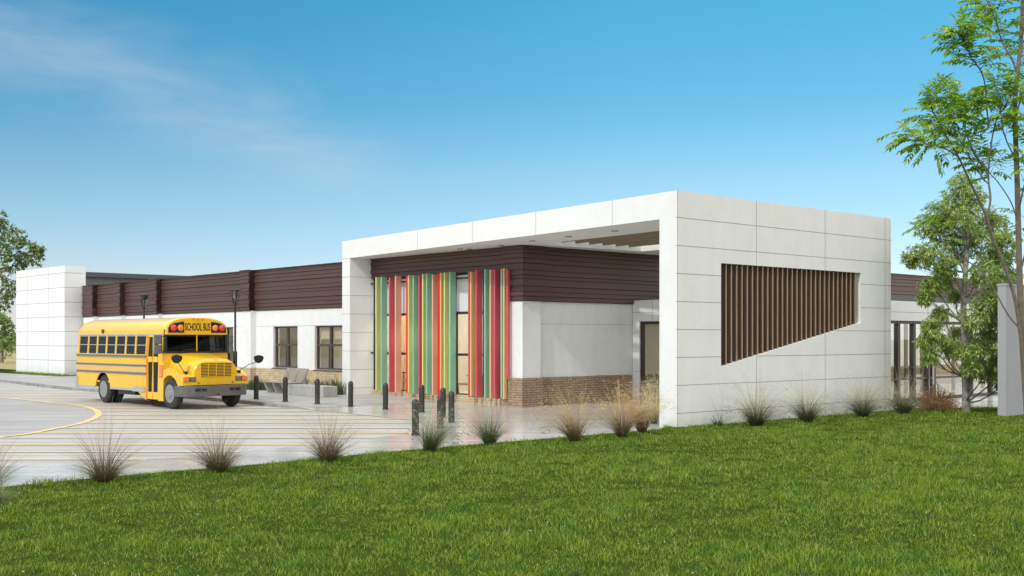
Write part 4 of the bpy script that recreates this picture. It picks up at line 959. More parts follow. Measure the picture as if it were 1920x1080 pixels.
# door
dm = MB(); dm.box(DX0, DX0 + 0.10, -HW - 0.01, -HW + 0.03, 0.28, 2.42, 1)
for x0, x1 in ((DX0 + 0.10, (DX0 + DX1) / 2 + 0.02), ((DX0 + DX1) / 2 + 0.04, DX1)):
    dm.box(x0, x0 + 0.045, -HW + 0.0, -HW + 0.03, 0.28, 2.42); dm.box(x1 - 0.045, x1, -HW + 0.0, -HW + 0.03, 0.28, 2.42)
    for za, zb in ((0.28, 0.52), (1.52, 1.70), (2.36, 2.42)): dm.box(x0 + 0.045, x1 - 0.045, -HW + 0.003, -HW + 0.027, za, zb)
do = bb('door', dm, [M['yellow'], M['orange']], tp=True)
for x0, x1 in ((DX0 + 0.10, (DX0 + DX1) / 2 + 0.02), ((DX0 + DX1) / 2 + 0.04, DX1)):
    for za, zb in ((0.52, 1.52), (1.70, 2.36)):
        g_ = MB(); g_.box(x0 + 0.045, x1 - 0.045, -HW + 0.010, -HW + 0.016, za, zb); taper(g_); go = g_.build('pane', M['glassbus']); go.parent = do
st = MB(); st.box(DX0, DX1, -HW + 0.05, -HW + 0.5, 0.24, 0.30); st.box(DX0, DX1, -HW + 0.4, -HW + 0.8, 0.48, 0.53); st.box(DX0, DX1, -HW + 0.8, -HW + 0.82, 0.24, 0.8); bb('door_steps', st, M['black'])
no = MB(); no.box(-0.66, -0.44, -HW - 0.014, -HW, 1.02, 1.42)
for k in range(4): no.box(-0.63, -0.47, -HW - 0.016, -HW - 0.014, 1.09 + k * 0.08, 1.115 + k * 0.08, 1)
bb('door_notice', no, [M['noticered'], M['noticeline']])
lt = MB(); lt.box(XR + 2.05, XR + 2.15, -HW - 0.0, -HW + 0.05, 2.50, 2.63); bb('side_light', lt, mat('brown_housing', (0.12, 0.05, 0.02), 0.5))
# interior seats
for k in range(7):
    x = XR + 0.7 + 0.72 * k
    for sg in (-1, 1):
        s_ = MB(); s_.box(x, x + 0.38, sg * 0.62 - 0.42, sg * 0.62 + 0.42, 1.10, 1.22); s_.box(x - 0.08, x, sg * 0.62 - 0.42, sg * 0.62 + 0.42, 0.82, 1.86); bb('bus_seat', s_, M['seat'], bevel=0.02)
s_ = MB(); s_.box(-1.25, -0.85, 0.35, 0.85, 1.05, 1.2); s_.box(-1.35, -1.25, 0.35, 0.85, 1.05, 2.1); s_.box(-0.9, -0.5, -1.1, 1.1, 1.3, 1.75); bb('driver_seat', s_, M['seat'], bevel=0.02)
sw_ = MB()
for k in range(24):
    a0, a1 = 2 * math.pi * k / 24, 2 * math.pi * (k + 1) / 24
    sw_.tube([(-0.75 + 0.10 * math.sin(a0), 0.6 + 0.22 * math.cos(a0), 1.92 + 0.15 * math.sin(a0)), (-0.75 + 0.10 * math.sin(a1), 0.6 + 0.22 * math.cos(a1), 1.92 + 0.15 * math.sin(a1))], 0.014, 6)
bb('steering_wheel', sw_, M['black'])
# hood
def hoodsec(x, hw, zt, e=3.6, zb=0.80):
    pts = []; nn = 28
    for i in range(nn + 1):
        a = math.pi * i / nn; c, sn = math.cos(a), math.sin(a)
        pts.append((x, -hw * (abs(c) ** (2 / e)) * (1 if c > 0 else -1), zb + (zt - zb) * (sn ** (2 / e))))
    return pts
hd = MB(); hd.loft([hoodsec(-0.46, 1.00, 1.83, 4.5), hoodsec(-0.15, 0.97, 1.80, 4.2), hoodsec(0.2, 0.92, 1.745, 4.0), hoodsec(0.5, 0.875, 1.69, 3.8), hoodsec(0.70, 0.84, 1.645, 3.8), hoodsec(0.80, 0.82, 1.60, 3.8), hoodsec(0.85, 0.79, 1.55, 4)], closed=True)
ho = bb('hood', hd, M['yellow'], smooth=True, sm_angle=35)
cl_ = MB(); cl_.box(0.40, 0.42, -0.845, 0.845, 1.05, 1.06); 
# grille
gq = MB(); gq.box(0.852, 0.862, -0.56, 0.56, 1.06, 1.50, 1)
nb_ = 9
for k in range(nb_ + 1):
    z = 1.06 + 0.44 * k / nb_; gq.box(0.858, 0.885, -0.57, 0.57, z - 0.009, z + 0.009)
for y in (-0.57, -0.285, 0, 0.285, 0.57): gq.box(0.861, 0.882, y - 0.011, y + 0.011, 1.06, 1.50)
bb('grille', gq, [M['yellow'], M['black']])
em = MB(); em.lathe([(0.001, 0), (0.075, 0.002), (0.07, 0.012), (0.001, 0.016)], 20, c=(0.80, 0, 1.595), axis='x'); em.v = [(x, y, 1.60 + (z - 1.60) * 0.28) for x, y, z in em.v]; bb('hood_emblem', em, M['silver'])
# fenders
for sg in (-1, 1):
    fp = arc(0, 0.5, 0.60, -5, 185, 20)
    outl = [(0.60, 0.62)] + [(p[0], p[1]) for p in fp] + [(-0.62, 0.40), (-0.72, 0.40), (-0.72, 1.05), (-0.55, 1.24), (-0.30, 1.34), (0.0, 1.37), (0.28, 1.34), (0.55, 1.24), (0.76, 1.13), (0.84, 1.07), (0.86, 0.80), (0.80, 0.78), (0.66, 0.78)]
    outl = [(p[0], p[1]) for p in outl]
    outl = [(0.62, 0.78)] + [p for p in fp if p[1] > 0.45] + [(-0.60, 0.40), (-0.50, 0.40) if False else (-0.66, 0.40), (-0.66, 0.95), (-0.58, 1.13), (-0.40, 1.27), (-0.18, 1.335), (0.05, 1.345), (0.30, 1.30), (0.52, 1.22), (0.70, 1.14), (0.80, 1.08), (0.84, 1.0), (0.85, 0.78)]
    fm_ = MB(); y0, y1 = (-1.20, -0.70) if sg < 0 else (0.70, 1.20); fm_.xz(outl, y0, y1)
    bb('fender', fm_, M['yellow'], bevel=0.055, seg=4, smooth=True)
    inn = MB(); inn.xz(arc(0, 0.5, 0.595, 0, 180, 16), sg * 0.66 - 0.03, sg * 0.66 + 0.03); bb('wheel_well', inn, M['black'])
    hl = MB(); hl.box(0.845, 0.862, *(sorted((sg * 0.72, sg * 1.13))), 0.895, 1.055); hlo = bb('headlight', hl, M['black'], bevel=0.01)
    h2 = MB(); h2.box(0.855, 0.875, *(sorted((sg * 0.74, sg * 0.93))), 0.91, 1.04); h2.build('lamp_glass', M['lamp'], hlo, bevel=0.012)
    h3 = MB(); h3.box(0.80, 0.877, *(sorted((sg * 0.965, sg * 1.17))), 0.91, 1.04); h3.build('turn_signal', M['amber'], hlo, bevel=0.012)
    # crossover mirror
    cm_ = MB(); bx_, by_, bz_ = 0.62, sg * 1.28, 1.70
    if sg > 0: bx_, by_, bz_ = 0.66, 1.72, 1.66
    rings = [[(bx_ + (0.06 - 0.05 * k), by_ + rr * math.cos(a), bz_ + (0.08 if math.sin(a) > 0 else 0.20) * rr / 0.19 * math.sin(a)) for a in [2 * math.pi * j / 16 for j in range(16)]] for k, rr in enumerate((0.175, 0.19, 0.15, 0.06))]
    cm_.loft(rings); mo = bb('crossover_mirror', cm_, M['black'], smooth=True)
    a_ = MB(); a_.tube([(0.62, sg * 0.98, 1.13), (0.60, sg * 1.0, 1.22), (0.62, (sg * 1.02 + by_) / 2, 1.42), (bx_, by_, bz_ - 0.13)], 0.012, 8); ao = a_.build('mirror_arm', M['black'], mo)
    a_ = MB(); a_.box(0.55, 0.70, sg * 0.97 - 0.04, sg * 0.97 + 0.04, 1.05, 1.24); a_.build('mirror_bracket', M['black'], mo)
    # flat mirrors
    xm_, ym_ = (-0.42, -1.40) if sg < 0 else (-0.42, 1.30)
    mm2 = MB(); hwm = 0.13 if sg < 0 else 0.09
    for za, zb in ((2.12, 2.43), (1.80, 2.10)): mm2.box(xm_ - 0.05, xm_ + 0.05, ym_ - hwm, ym_ + hwm, za, zb)
    mo = bb('side_mirror', mm2, M['mirror'], bevel=0.035, seg=3)
    a_ = MB()
    for z in (1.85, 2.38): a_.tube([(-0.48, sg * 1.12, z), (xm_, ym_ - sg * hwm * 0.8, z)], 0.014, 8)
    a_.tube([(xm_ + 0.0, ym_ - sg * (hwm + 0.02), 1.82), (xm_, ym_ - sg * (hwm + 0.02), 2.42)], 0.014, 8); a_.build('mirror_arm', M['black'], mo)
va = MB(); va.box(0.72, 0.853, -1.12, 1.12, 0.79, 0.90); va.box(0.72, 0.855, -0.70, 0.70, 0.903, 1.02); va.box(0.853, 0.857, -0.66, -0.60, 0.84, 0.88, 1); va.box(0.853, 0.857, 0.58, 0.64, 0.84, 0.88, 1)
bb('front_panel', va, [M['yellow'], M['letter']], bevel=0.01)
# bumper
bpn = [(0.30, -1.21), (0.62, -1.21), (0.80, -1.17), (0.91, -1.06), (0.97, -0.85), (1.0, -0.4), (1.0, 0.4), (0.97, 0.85), (0.91, 1.06), (0.80, 1.17), (0.62, 1.21), (0.30, 1.21)]
inn_ = [(x - 0.10 if abs(y) < 1.1 else x - 0.0, y * 0.93) for x, y in bpn]
bm_ = MB(); bm_.prism(bpn + inn_[::-1], 0.42, 0.77)
bmo = bb('bumper', bm_, M['bumper'], bevel=0.02, seg=2)
for ya in (-0.80, -0.58, 0.42, 0.64):
    sl = MB(); sl.box(0.93, 1.003, ya, ya + 0.17, 0.59, 0.68); sl.build('bumper_slot', M['black'], bmo)
hk = MB(); hk.box(0.98, 1.02, -0.06, 0.02, 0.46, 0.52); hk.build('tow_hook', M['black'], bmo)
# chassis
ch = MB(); ch.box(-6.8, 0.8, -0.45, -0.35, 0.42, 0.62); ch.box(-6.8, 0.8, 0.35, 0.45, 0.42, 0.62); ch.tube([(0, -0.9, 0.5), (0, 0.9, 0.5)], 0.06); ch.tube([(WX, -0.9, 0.5), (WX, 0.9, 0.5)], 0.10)
ch.box(-3.9, -2.6, -1.1, -0.5, 0.36, 0.72); ch.box(-0.4, 0.7, -0.6, 0.6, 0.4, 0.85); bb('chassis', ch, M['black'])
def wheel(x, y, sg, dual):
    w_ = MB(); wd = 0.27
    prof = [(0.29, 0), (0.40, 0), (0.455, 0.015), (0.485, 0.04), (0.50, 0.06), (0.50, wd - 0.06), (0.485, wd - 0.04), (0.455, wd - 0.015), (0.40, wd), (0.29, wd)]
    def put(mb, pr, yy): mb.lathe([(r, -h_ if sg > 0 else h_) for r, h_ in pr], 36, c=(x, yy, 0.5), axis='y')
    put(w_, prof, y)
    if dual: put(w_, prof, y - sg * 0.32)
    wo = bb('wheel', w_, M['rubber'], smooth=True, sm_angle=30)
    r_ = MB()
    if dual: pr = [(0.30, -0.004), (0.285, 0.0), (0.27, 0.03), (0.255, 0.14), (0.24, 0.17), (0.13, 0.18), (0.12, 0.08), (0.09, 0.06), (0.001, 0.055)]
    else: pr = [(0.30, -0.004), (0.285, 0.0), (0.27, 0.02), (0.25, 0.05), (0.22, 0.045), (0.20, 0.0), (0.14, -0.02), (0.125, -0.045), (0.07, -0.055), (0.001, -0.055)]
    put(r_, pr, y); ro_ = r_.build('rim', M['rim'], wo, smooth=True, sm_angle=25)
    nb_ = MB()
    for k in range(10):
        a = k * math.pi / 5; dd = 0.165 if not dual else 0.17; hh0 = (-0.005 if not dual else 0.17); yy = y + (-hh0 if sg > 0 else hh0)
        nb_.lathe([(0.014, 0.02), (0.014, -0.03)], 6, c=(x + dd * math.sin(a), yy, 0.5 + dd * math.cos(a)), axis='y')
    if not dual:
        for k in range(14):
            a = k * math.pi / 7; rr = 0.235; yy = y + (sg * -0.043); nb_.lathe([(0.016, 0.004), (0.016, -0.004)], 8, c=(x + rr * math.sin(a), yy, 0.5 + rr * math.cos(a)), axis='y', mi=1)
    nb_.build('wheel_nuts', [M['rim'], M['black']], wo)
wheel(0, -1.19, -1, False); wheel(0, 1.19, 1, False); wheel(WX, -1.17, -1, True); wheel(WX, 1.17, 1, True)

# ------------------------------------------------------------------ ornamental grasses
def fountain(name, c, n, h, seed, m, label, spread=0.75, lean=(0, 0), w=0.0075, plume=0.0, r0=0.09, group='ornamental grass clumps along the lawn edge', droop=0.5):
    r = np.random.default_rng(seed); nseg = 7; mb_v = []; loops = []; tots = []
    vs = []; fs = []
    for i in range(n):
        a = r.uniform(0, 6.28); rr = r0 * math.sqrt(r.random()); bx_, by_ = rr * math.cos(a), rr * math.sin(a)
        L_ = 1.18 * h * r.uniform(0.5, 1.15); out_ = spread * min(1.15, abs(r.normal(0.52, 0.36))); aa = a + r.normal(0, 0.5)
        dx, dy = math.cos(aa) * out_ + lean[0] * r.uniform(0.3, 1), math.sin(aa) * out_ + lean[1] * r.uniform(0.3, 1)
        pts = []; p = np.array([bx_, by_, 0.0]); d = np.array([dx * 0.55, dy * 0.55, 1.0]); d /= np.linalg.norm(d)
        kb_ = droop * (0.35 + out_) * r.uniform(0.6, 1.3)
        for s_ in range(nseg + 1):
            pts.append(p.copy()); p = p + d * L_ / nseg; d = d + np.array([dx * 0.22, dy * 0.22, -kb_ * 0.20 * (s_ + 1) / nseg * 2]); d /= np.linalg.norm(d)
        sx, sy = r.normal(), r.normal(); nl = math.hypot(sx, sy); sx /= nl; sy /= nl
        b0 = len(vs); ww_ = w * r.uniform(0.6, 1.3)
        for s_, p in enumerate(pts):
            hw_ = ww_ * 0.5 * (1 - 0.8 * s_ / nseg); vs.append((p[0] - sx * hw_, p[1] - sy * hw_, p[2])); vs.append((p[0] + sx * hw_, p[1] + sy * hw_, p[2]))
        for s_ in range(nseg): fs.append((b0 + 2 * s_, b0 + 2 * s_ + 1, b0 + 2 * s_ + 3, b0 + 2 * s_ + 2))
        if r.random() < plume:
            for q in range(10):
                t = r.uniform(0.72, 1.0) * nseg; i0 = min(int(t), nseg - 1); p = pts[i0] + (pts[i0 + 1] - pts[i0]) * (t - i0)
                e = p + np.array([r.normal(0, 0.03), r.normal(0, 0.03), r.normal(-0.01, 0.03)]); b0 = len(vs)
                vs += [tuple(p), tuple(e + np.array([0.002, 0.002, 0.003])), tuple(e - np.array([0.002, 0.002, 0.005]))]; fs.append((b0, b0 + 1, b0 + 2))
    me = bpy.data.meshes.new(name); me.from_pydata(vs, [], fs); me.materials.append(m); me.update()
    o = bpy.data.objects.new(name, me); COL.objects.link(o); o.location = c; tag(o, label, 'ornamental grass', group); return o
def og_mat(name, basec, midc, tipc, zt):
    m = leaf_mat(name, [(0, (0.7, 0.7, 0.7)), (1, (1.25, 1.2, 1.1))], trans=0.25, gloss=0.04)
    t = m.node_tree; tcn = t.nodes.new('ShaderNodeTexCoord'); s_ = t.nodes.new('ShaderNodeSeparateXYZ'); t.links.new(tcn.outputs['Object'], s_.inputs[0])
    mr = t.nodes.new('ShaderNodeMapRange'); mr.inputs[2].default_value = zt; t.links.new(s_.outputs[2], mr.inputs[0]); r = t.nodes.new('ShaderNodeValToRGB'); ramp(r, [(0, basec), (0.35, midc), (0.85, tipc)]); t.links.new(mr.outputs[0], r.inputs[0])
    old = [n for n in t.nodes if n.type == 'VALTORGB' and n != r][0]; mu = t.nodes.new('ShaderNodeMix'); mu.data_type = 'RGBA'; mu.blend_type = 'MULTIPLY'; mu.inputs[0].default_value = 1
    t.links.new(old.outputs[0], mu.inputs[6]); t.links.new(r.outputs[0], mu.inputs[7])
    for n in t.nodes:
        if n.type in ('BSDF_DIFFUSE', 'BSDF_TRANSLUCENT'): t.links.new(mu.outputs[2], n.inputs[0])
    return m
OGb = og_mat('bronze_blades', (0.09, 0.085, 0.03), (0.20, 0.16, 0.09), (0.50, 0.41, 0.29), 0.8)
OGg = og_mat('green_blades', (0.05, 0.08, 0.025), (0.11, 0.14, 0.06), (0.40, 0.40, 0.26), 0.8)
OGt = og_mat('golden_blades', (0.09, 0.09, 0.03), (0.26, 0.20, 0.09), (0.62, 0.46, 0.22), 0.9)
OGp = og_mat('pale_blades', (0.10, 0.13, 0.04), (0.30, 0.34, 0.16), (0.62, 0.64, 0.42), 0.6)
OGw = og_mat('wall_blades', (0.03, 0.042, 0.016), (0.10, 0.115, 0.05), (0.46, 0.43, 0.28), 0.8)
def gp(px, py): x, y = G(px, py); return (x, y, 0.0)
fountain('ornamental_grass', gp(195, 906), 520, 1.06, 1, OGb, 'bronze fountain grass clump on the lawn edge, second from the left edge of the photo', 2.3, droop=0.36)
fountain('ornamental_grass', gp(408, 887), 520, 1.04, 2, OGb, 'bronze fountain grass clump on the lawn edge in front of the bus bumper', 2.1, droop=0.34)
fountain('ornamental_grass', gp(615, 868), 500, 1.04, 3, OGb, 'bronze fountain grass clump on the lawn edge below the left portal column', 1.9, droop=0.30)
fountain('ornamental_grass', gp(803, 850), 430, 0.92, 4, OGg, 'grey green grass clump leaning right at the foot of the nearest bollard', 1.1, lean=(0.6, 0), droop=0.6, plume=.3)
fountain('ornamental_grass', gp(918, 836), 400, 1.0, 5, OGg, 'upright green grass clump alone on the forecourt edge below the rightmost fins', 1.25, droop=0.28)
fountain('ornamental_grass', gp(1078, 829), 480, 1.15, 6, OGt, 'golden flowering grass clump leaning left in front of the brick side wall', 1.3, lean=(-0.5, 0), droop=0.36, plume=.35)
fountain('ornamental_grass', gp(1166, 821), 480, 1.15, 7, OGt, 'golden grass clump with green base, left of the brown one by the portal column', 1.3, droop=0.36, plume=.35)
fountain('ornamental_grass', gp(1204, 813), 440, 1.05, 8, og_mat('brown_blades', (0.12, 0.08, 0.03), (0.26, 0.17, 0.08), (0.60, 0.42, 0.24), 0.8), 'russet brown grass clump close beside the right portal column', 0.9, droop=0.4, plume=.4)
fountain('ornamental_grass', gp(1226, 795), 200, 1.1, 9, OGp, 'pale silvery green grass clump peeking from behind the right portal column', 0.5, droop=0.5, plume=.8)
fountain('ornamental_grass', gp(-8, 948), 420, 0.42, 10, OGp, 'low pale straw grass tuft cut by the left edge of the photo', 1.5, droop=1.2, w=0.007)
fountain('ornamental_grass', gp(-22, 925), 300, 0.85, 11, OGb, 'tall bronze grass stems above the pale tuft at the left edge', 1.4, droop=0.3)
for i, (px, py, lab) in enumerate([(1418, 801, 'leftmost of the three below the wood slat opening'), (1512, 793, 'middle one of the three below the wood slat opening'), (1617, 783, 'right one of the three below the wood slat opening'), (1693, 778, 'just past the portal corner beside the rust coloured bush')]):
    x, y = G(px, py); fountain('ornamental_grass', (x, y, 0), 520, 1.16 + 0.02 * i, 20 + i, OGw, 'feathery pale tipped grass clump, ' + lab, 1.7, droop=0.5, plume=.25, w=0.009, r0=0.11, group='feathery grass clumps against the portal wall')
fountain('weed', gp(1345, 799), 60, 0.25, 30, OGg, 'small green weed with a few tall dry stems at the portal wall foot', 1.2, w=0.02, group='weeds')
fountain('dry_stems', gp(1352, 799), 14, 1.15, 31, OGt, 'few tall thin straw coloured stems against the white portal wall', 0.5, w=0.005, plume=1, group='weeds')
# yellow seed heads on the golden clumps
def sticks(c, n, R0, h, m, name, label, grp):
    pass

# rust coloured bush
bush = empty('rust_bush', gp(1757, 774), 0, 'round rust coloured bush between the grass clump and the pale tree trunk', 'bush')
r = np.random.default_rng(77); tw = MB(); lf = MB()
bw, bh = 0.80, 0.95
for i in range(230):
    a = r.uniform(0, 6.28); e = r.uniform(0.05, 1.0); q = np.array([math.cos(a) * math.sqrt(1 - e * e) * bw, math.sin(a) * math.sqrt(1 - e * e) * 0.6, e * bh]) * r.uniform(0.7, 1.0)
    m_ = q * 0.5 + np.array([0, 0, 0.1 * (1 - e)]) + r.normal(0, 0.04, 3)
    tw.tube([(q[0] * 0.1, q[1] * 0.1, 0), tuple(m_), tuple(q)], [0.007, 0.005, 0.003], 4)
    for k in range(30):
        t = r.uniform(0.3, 1.05); p = (m_ + (q - m_) * (t * 2 - 1)) if t > 0.5 else m_ * (t * 2); p = p + r.normal(0, 0.035, 3); s_ = r.uniform(0.012, 0.028); u = r.normal(0, 1, 3); u /= np.linalg.norm(u); v = np.cross(u, r.normal(0, 1, 3)); v /= np.linalg.norm(v)
        if p[2] < 0.02: continue
        lf.poly([tuple(p - u * s_), tuple(p - v * s_ * 0.6), tuple(p + u * s_), tuple(p + v * s_ * 0.6)])
tw.build('stems', mat('bush_twig', (0.16, 0.12, 0.09), 0.9), bush)
lf.build('foliage', leaf_mat('rust_leaf', [(0, (0.16, 0.07, 0.03)), (0.5, (0.40, 0.16, 0.05)), (0.85, (0.58, 0.28, 0.10)), (1, (0.20, 0.22, 0.07))]), bush)

# ------------------------------------------------------------------ trees
def leaf_quad(mb, p, d, up, ln_, wd, fold=0.25, mi=0):
    """pointed folded leaf: 6 verts, 4 faces"""
    d = d / (np.linalg.norm(d) + 1e-9); s_ = np.cross(d, up); s_ /= (np.linalg.norm(s_) + 1e-9); nrm = np.cross(s_, d)
    b = len(mb.v)
    a0 = p; m1 = p + d * ln_ * 0.45; t = p + d * ln_ - nrm * ln_ * 0.15
    mb.v += [tuple(a0), tuple(m1 + s_ * wd * 0.5 + nrm * wd * fold), tuple(t), tuple(m1 - s_ * wd * 0.5 + nrm * wd * fold), tuple(m1)]
    mb.f += [(b, b + 1, b + 4), (b + 1, b + 2, b + 4), (b + 4, b + 2, b + 3), (b, b + 4, b + 3)]; mb.m += [mi] * 4
def whorl(mb, p, ax, r, n, ln_, wd, droop=0.35):
    ax = ax / (np.linalg.norm(ax) + 1e-9)
    for k in range(n):
        d = r.normal(0, 1, 3); d -= ax * d.dot(ax); d /= (np.linalg.norm(d) + 1e-9); d = d * r.uniform(0.6, 1.0) + ax * r.uniform(0.0, 0.8) + np.array([0, 0, -droop * r.random()])
        leaf_quad(mb, p + r.normal(0, 0.015, 3), d, np.array([r.normal(0, .3), r.normal(0, .3), 1.0]), ln_ * r.uniform(0.6, 1.15), wd * r.uniform(0.7, 1.2))
def limb(mb, a, b, r0, r1, r, n=6, sag=0.12, sides=7):
    a, b = np.array(a, float), np.array(b, float); L_ = np.linalg.norm(b - a); pts = []; off = r.normal(0, 0.05, 3) * L_
    for k in range(n + 1):
        t = k / n; pts.append(a * (1 - t) + b * t + off * math.sin(math.pi * t) + np.array([0, 0, -sag * L_ * math.sin(math.pi * t) * 0.5]) + (r.normal(0, 0.012, 3) * L_ if 0 < k < n else 0))
    mb.tube([tuple(p) for p in pts], [r0 * (1 - k / n) + r1 * k / n for k in range(n + 1)], sides); return pts

# mid tree with flaking bark
Yt = 33.0
tbase = Vector(((1811 - 960) / FPX * Yt, Yt, 0))
tree1 = empty('lawn_tree', tbase, 0, 'leafy tree with pale flaking trunk standing before the glazed passage', 'tree')
r = np.random.default_rng(11); tr = MB(); cr1 = MB()
def rel(px, py, dy=0.0): 
    v = V3(px, py, Yt + dy); return np.array([v.x - tbase.x, v.y - tbase.y, v.z])
tp = [rel(1811, 775), rel(1811, 740), rel(1809, 690), rel(1808, 640), rel(1806, 585, .1), rel(1808, 540, .1), rel(1812, 490), rel(1814, 440, -.1), rel(1812, 400), rel(1808, 360), rel(1806, 335)]
tr.tube([tuple(p) for p in tp], [0.14, 0.105, 0.10, 0.095, 0.088, 0.08, 0.07, 0.055, 0.04, 0.025, 0.012], 12)
clumps = [(1805, 345, 24, 0), (1788, 375, 26, .5), (1828, 372, 24, -.4), (1762, 400, 26, 0), (1800, 410, 30, -.6), (1840, 410, 28, .6), (1742, 425, 26, .3), (1775, 445, 30, .7), (1722, 478, 24, 0), (1708, 490, 14, .2), (1752, 480, 28, -.6), (1800, 470, 26, .8), (1850, 455, 30, -.3), (1878, 480, 24, .5),
          (1745, 535, 20, -.2), (1770, 525, 24, .5), (1842, 515, 28, -.8), (1868, 530, 26, .2), (1735, 560, 12, -.1), (1880, 560, 22, -.4), (1850, 570, 26, -.7), (1825, 600, 24, -.9), (1860, 615, 28, .4), (1890, 625, 20, -.2), (1903, 640, 14, .3), (1747, 612, 16, -.3), (1735, 640, 14, -.2), (1762, 640, 22, -.6), (1745, 672, 14, -.5), (1780, 655, 22, .6), (1812, 660, 24, -.9),
          (1840, 660, 26, -.5), (1870, 668, 24, .6), (1822, 692, 16, -.9), (1852, 700, 22, -.2), (1880, 705, 16, .2), (1878, 722, 10, .2), (1797, 625, 14, .7), (1790, 555, 14, .9), (1775, 500, 22, -.4), (1820, 440, 26, .3), (1860, 490, 28, .2), (1885, 450, 22, -.3), (1890, 520, 22, .4), (1875, 590, 24, -.2), (1842, 635, 24, .4), (1765, 590, 16, .2), (1895, 590, 18, .6), (1865, 420, 22, .3), (1780, 410, 24, .5)]
for px, py, rad, dy in clumps:
    c = rel(px, py, dy); rr = rad / FPX * Yt
    # attach to the trunk below
    tz = [p for p in tp if p[2] < c[2] - 0.1]; att = tz[-1] if tz else tp[1]
    if len(tz) > 1: att = att * 0.6 + tz[-2] * 0.4
    pts = limb(tr, att, c, 0.030 if np.linalg.norm(c - att) > 0.6 else 0.02, 0.008, r, sag=0.1)
    nW_ = int(30 + 135 * rr)
    for k in range(nW_):
        d = r.normal(0, 1, 3); d /= np.linalg.norm(d); p = c + d * rr * r.uniform(0.35, 1.12) * np.array([1.05, 1.2, 0.9])
        s0 = pts[r.integers(3, len(pts))]
        if k % 3 == 0: tr.tube([tuple(s0), tuple((s0 + p) / 2 + r.normal(0, 0.03, 3)), tuple(p)], [0.007, 0.005, 0.003], 4)
        whorl(cr1, p, d * 0.6 + np.array([0, 0, 0.6]), r, r.integers(8, 12), 0.17, 0.044, 0.55)
tr.build('trunk', M['barkw'], tree1, smooth=True)
M['leaf1'] = leaf_mat('glossy_leaf', [(0, (0.17, 0.28, 0.045)), (0.45, (0.36, 0.49, 0.09)), (0.8, (0.54, 0.66, 0.19)), (0.96, (0.40, 0.46, 0.17)), (1, (0.50, 0.42, 0.12))], trans=0.45, gloss=0.08, rough=0.4)
cr1.build('crown', M['leaf1'], tree1)

# near tree with feathery compound leaves
Yn = 13.5
nb0 = Vector(((1938 - 960) / FPX * Yn, Yn, 0))
tree2 = empty('young_tree', nb0, 0, 'young tree with slender stems and bright feathery leaves at the right edge', 'tree')
r = np.random.default_rng(21); tr = MB(); cr2 = MB()
def rn(px, py, dy=0.0):
    v = V3(px, py, Yn + dy); return np.array([v.x - nb0.x, v.y - nb0.y, v.z])
def stem(pxs, r0, r1, dy0=0, dy1=0):
    P_ = [rn(px, py, dy0 + (dy1 - dy0) * i / (len(pxs) - 1)) for i, (px, py) in enumerate(pxs)]
    v = [Vector(p) for p in P_]; sm_ = smooth_line(v, 4); n = len(sm_)
    tr.tube([tuple(p) for p in sm_], [r0 * (1 - k / (n - 1)) + r1 * k / (n - 1) for k in range(n)], 8); return [np.array(p) for p in sm_]
def compound(p, d, r, ln_=0.25, nl=6, ll=0.098):
    d = d / (np.linalg.norm(d) + 1e-9); pts = [p]; dd = d.copy()
    for k in range(nl): dd = dd + np.array([0, 0, -0.10]); dd /= np.linalg.norm(dd); pts.append(pts[-1] + dd * ln_ / nl)
    tr.tube([tuple(q) for q in pts[::2]] if len(pts) > 3 else [tuple(q) for q in pts], 0.0022, 3)
    up = np.array([r.normal(0, .25), r.normal(0, .25), 1.0]); up /= np.linalg.norm(up)
    for k in range(1, nl + 1):
        t_ = pts[k] - pts[k - 1]; t_ /= np.linalg.norm(t_); s_ = np.cross(t_, up); s_ /= np.linalg.norm(s_)
        for sg in (-1, 1):
            leaf_quad(cr2, pts[k], s_ * sg * 0.9 + t_ * 0.75 + np.array([0, 0, -0.30]) + r.normal(0, .12, 3), up, ll * r.uniform(0.7, 1.15), ll * 0.40 * r.uniform(0.8, 1.2), fold=0.15)
    leaf_quad(cr2, pts[-1], dd, up, ll * 1.1, ll * 0.38, fold=0.15)
def leafy(path, t0, n, spread=0.16, **k):
    for i in range(n):
        t = t0 + (1 - t0) * (r.random() ** 0.65); f = t * (len(path) - 1); i0 = min(int(f), len(path) - 2); p = path[i0] + (path[i0 + 1] - path[i0]) * (f - i0)
        ax = path[i0 + 1] - path[i0]; ax /= np.linalg.norm(ax); d = r.normal(0, 1, 3) * np.array([1, 1, 0.45]) + ax * 0.8 + np.array([0, 0, 0.25]); d /= np.linalg.norm(d)
        q = p + d * r.uniform(0.02, spread); tr.tube([tuple(p), tuple(q)], [0.004, 0.0025], 4); compound(q, d, r, **k)
main = stem([(1938, 989), (1932, 850), (1924, 740), (1918, 650), (1913, 550), (1910, 450), (1907, 333), (1904, 250), (1904, 180), (1912, 100), (1916, 40), (1918, -40), (1922, -130)], 0.050, 0.018)
b1 = stem([(1921, 700), (1915, 640), (1903, 560), (1880, 490), (1862, 450), (1850, 408), (1832, 368), (1817, 337), (1796, 292), (1771, 250), (1752, 215), (1742, 192)], 0.028, 0.006, 0, -0.5)
b2 = stem([(1796, 294), (1782, 284), (1767, 277), (1750, 273), (1733, 268), (1718, 259), (1706, 246)], 0.009, 0.004, -0.4, -0.8)
b3 = stem([(1850, 410), (1857, 375), (1854, 346), (1851, 325), (1829, 292), (1815, 260), (1806, 230), (1795, 200), (1787, 178)], 0.015, 0.005, -0.2, 0.5)
b4 = stem([(1852, 335), (1856, 290), (1862, 250), (1872, 215), (1885, 200), (1900, 170)], 0.012, 0.005, 0, -0.3)
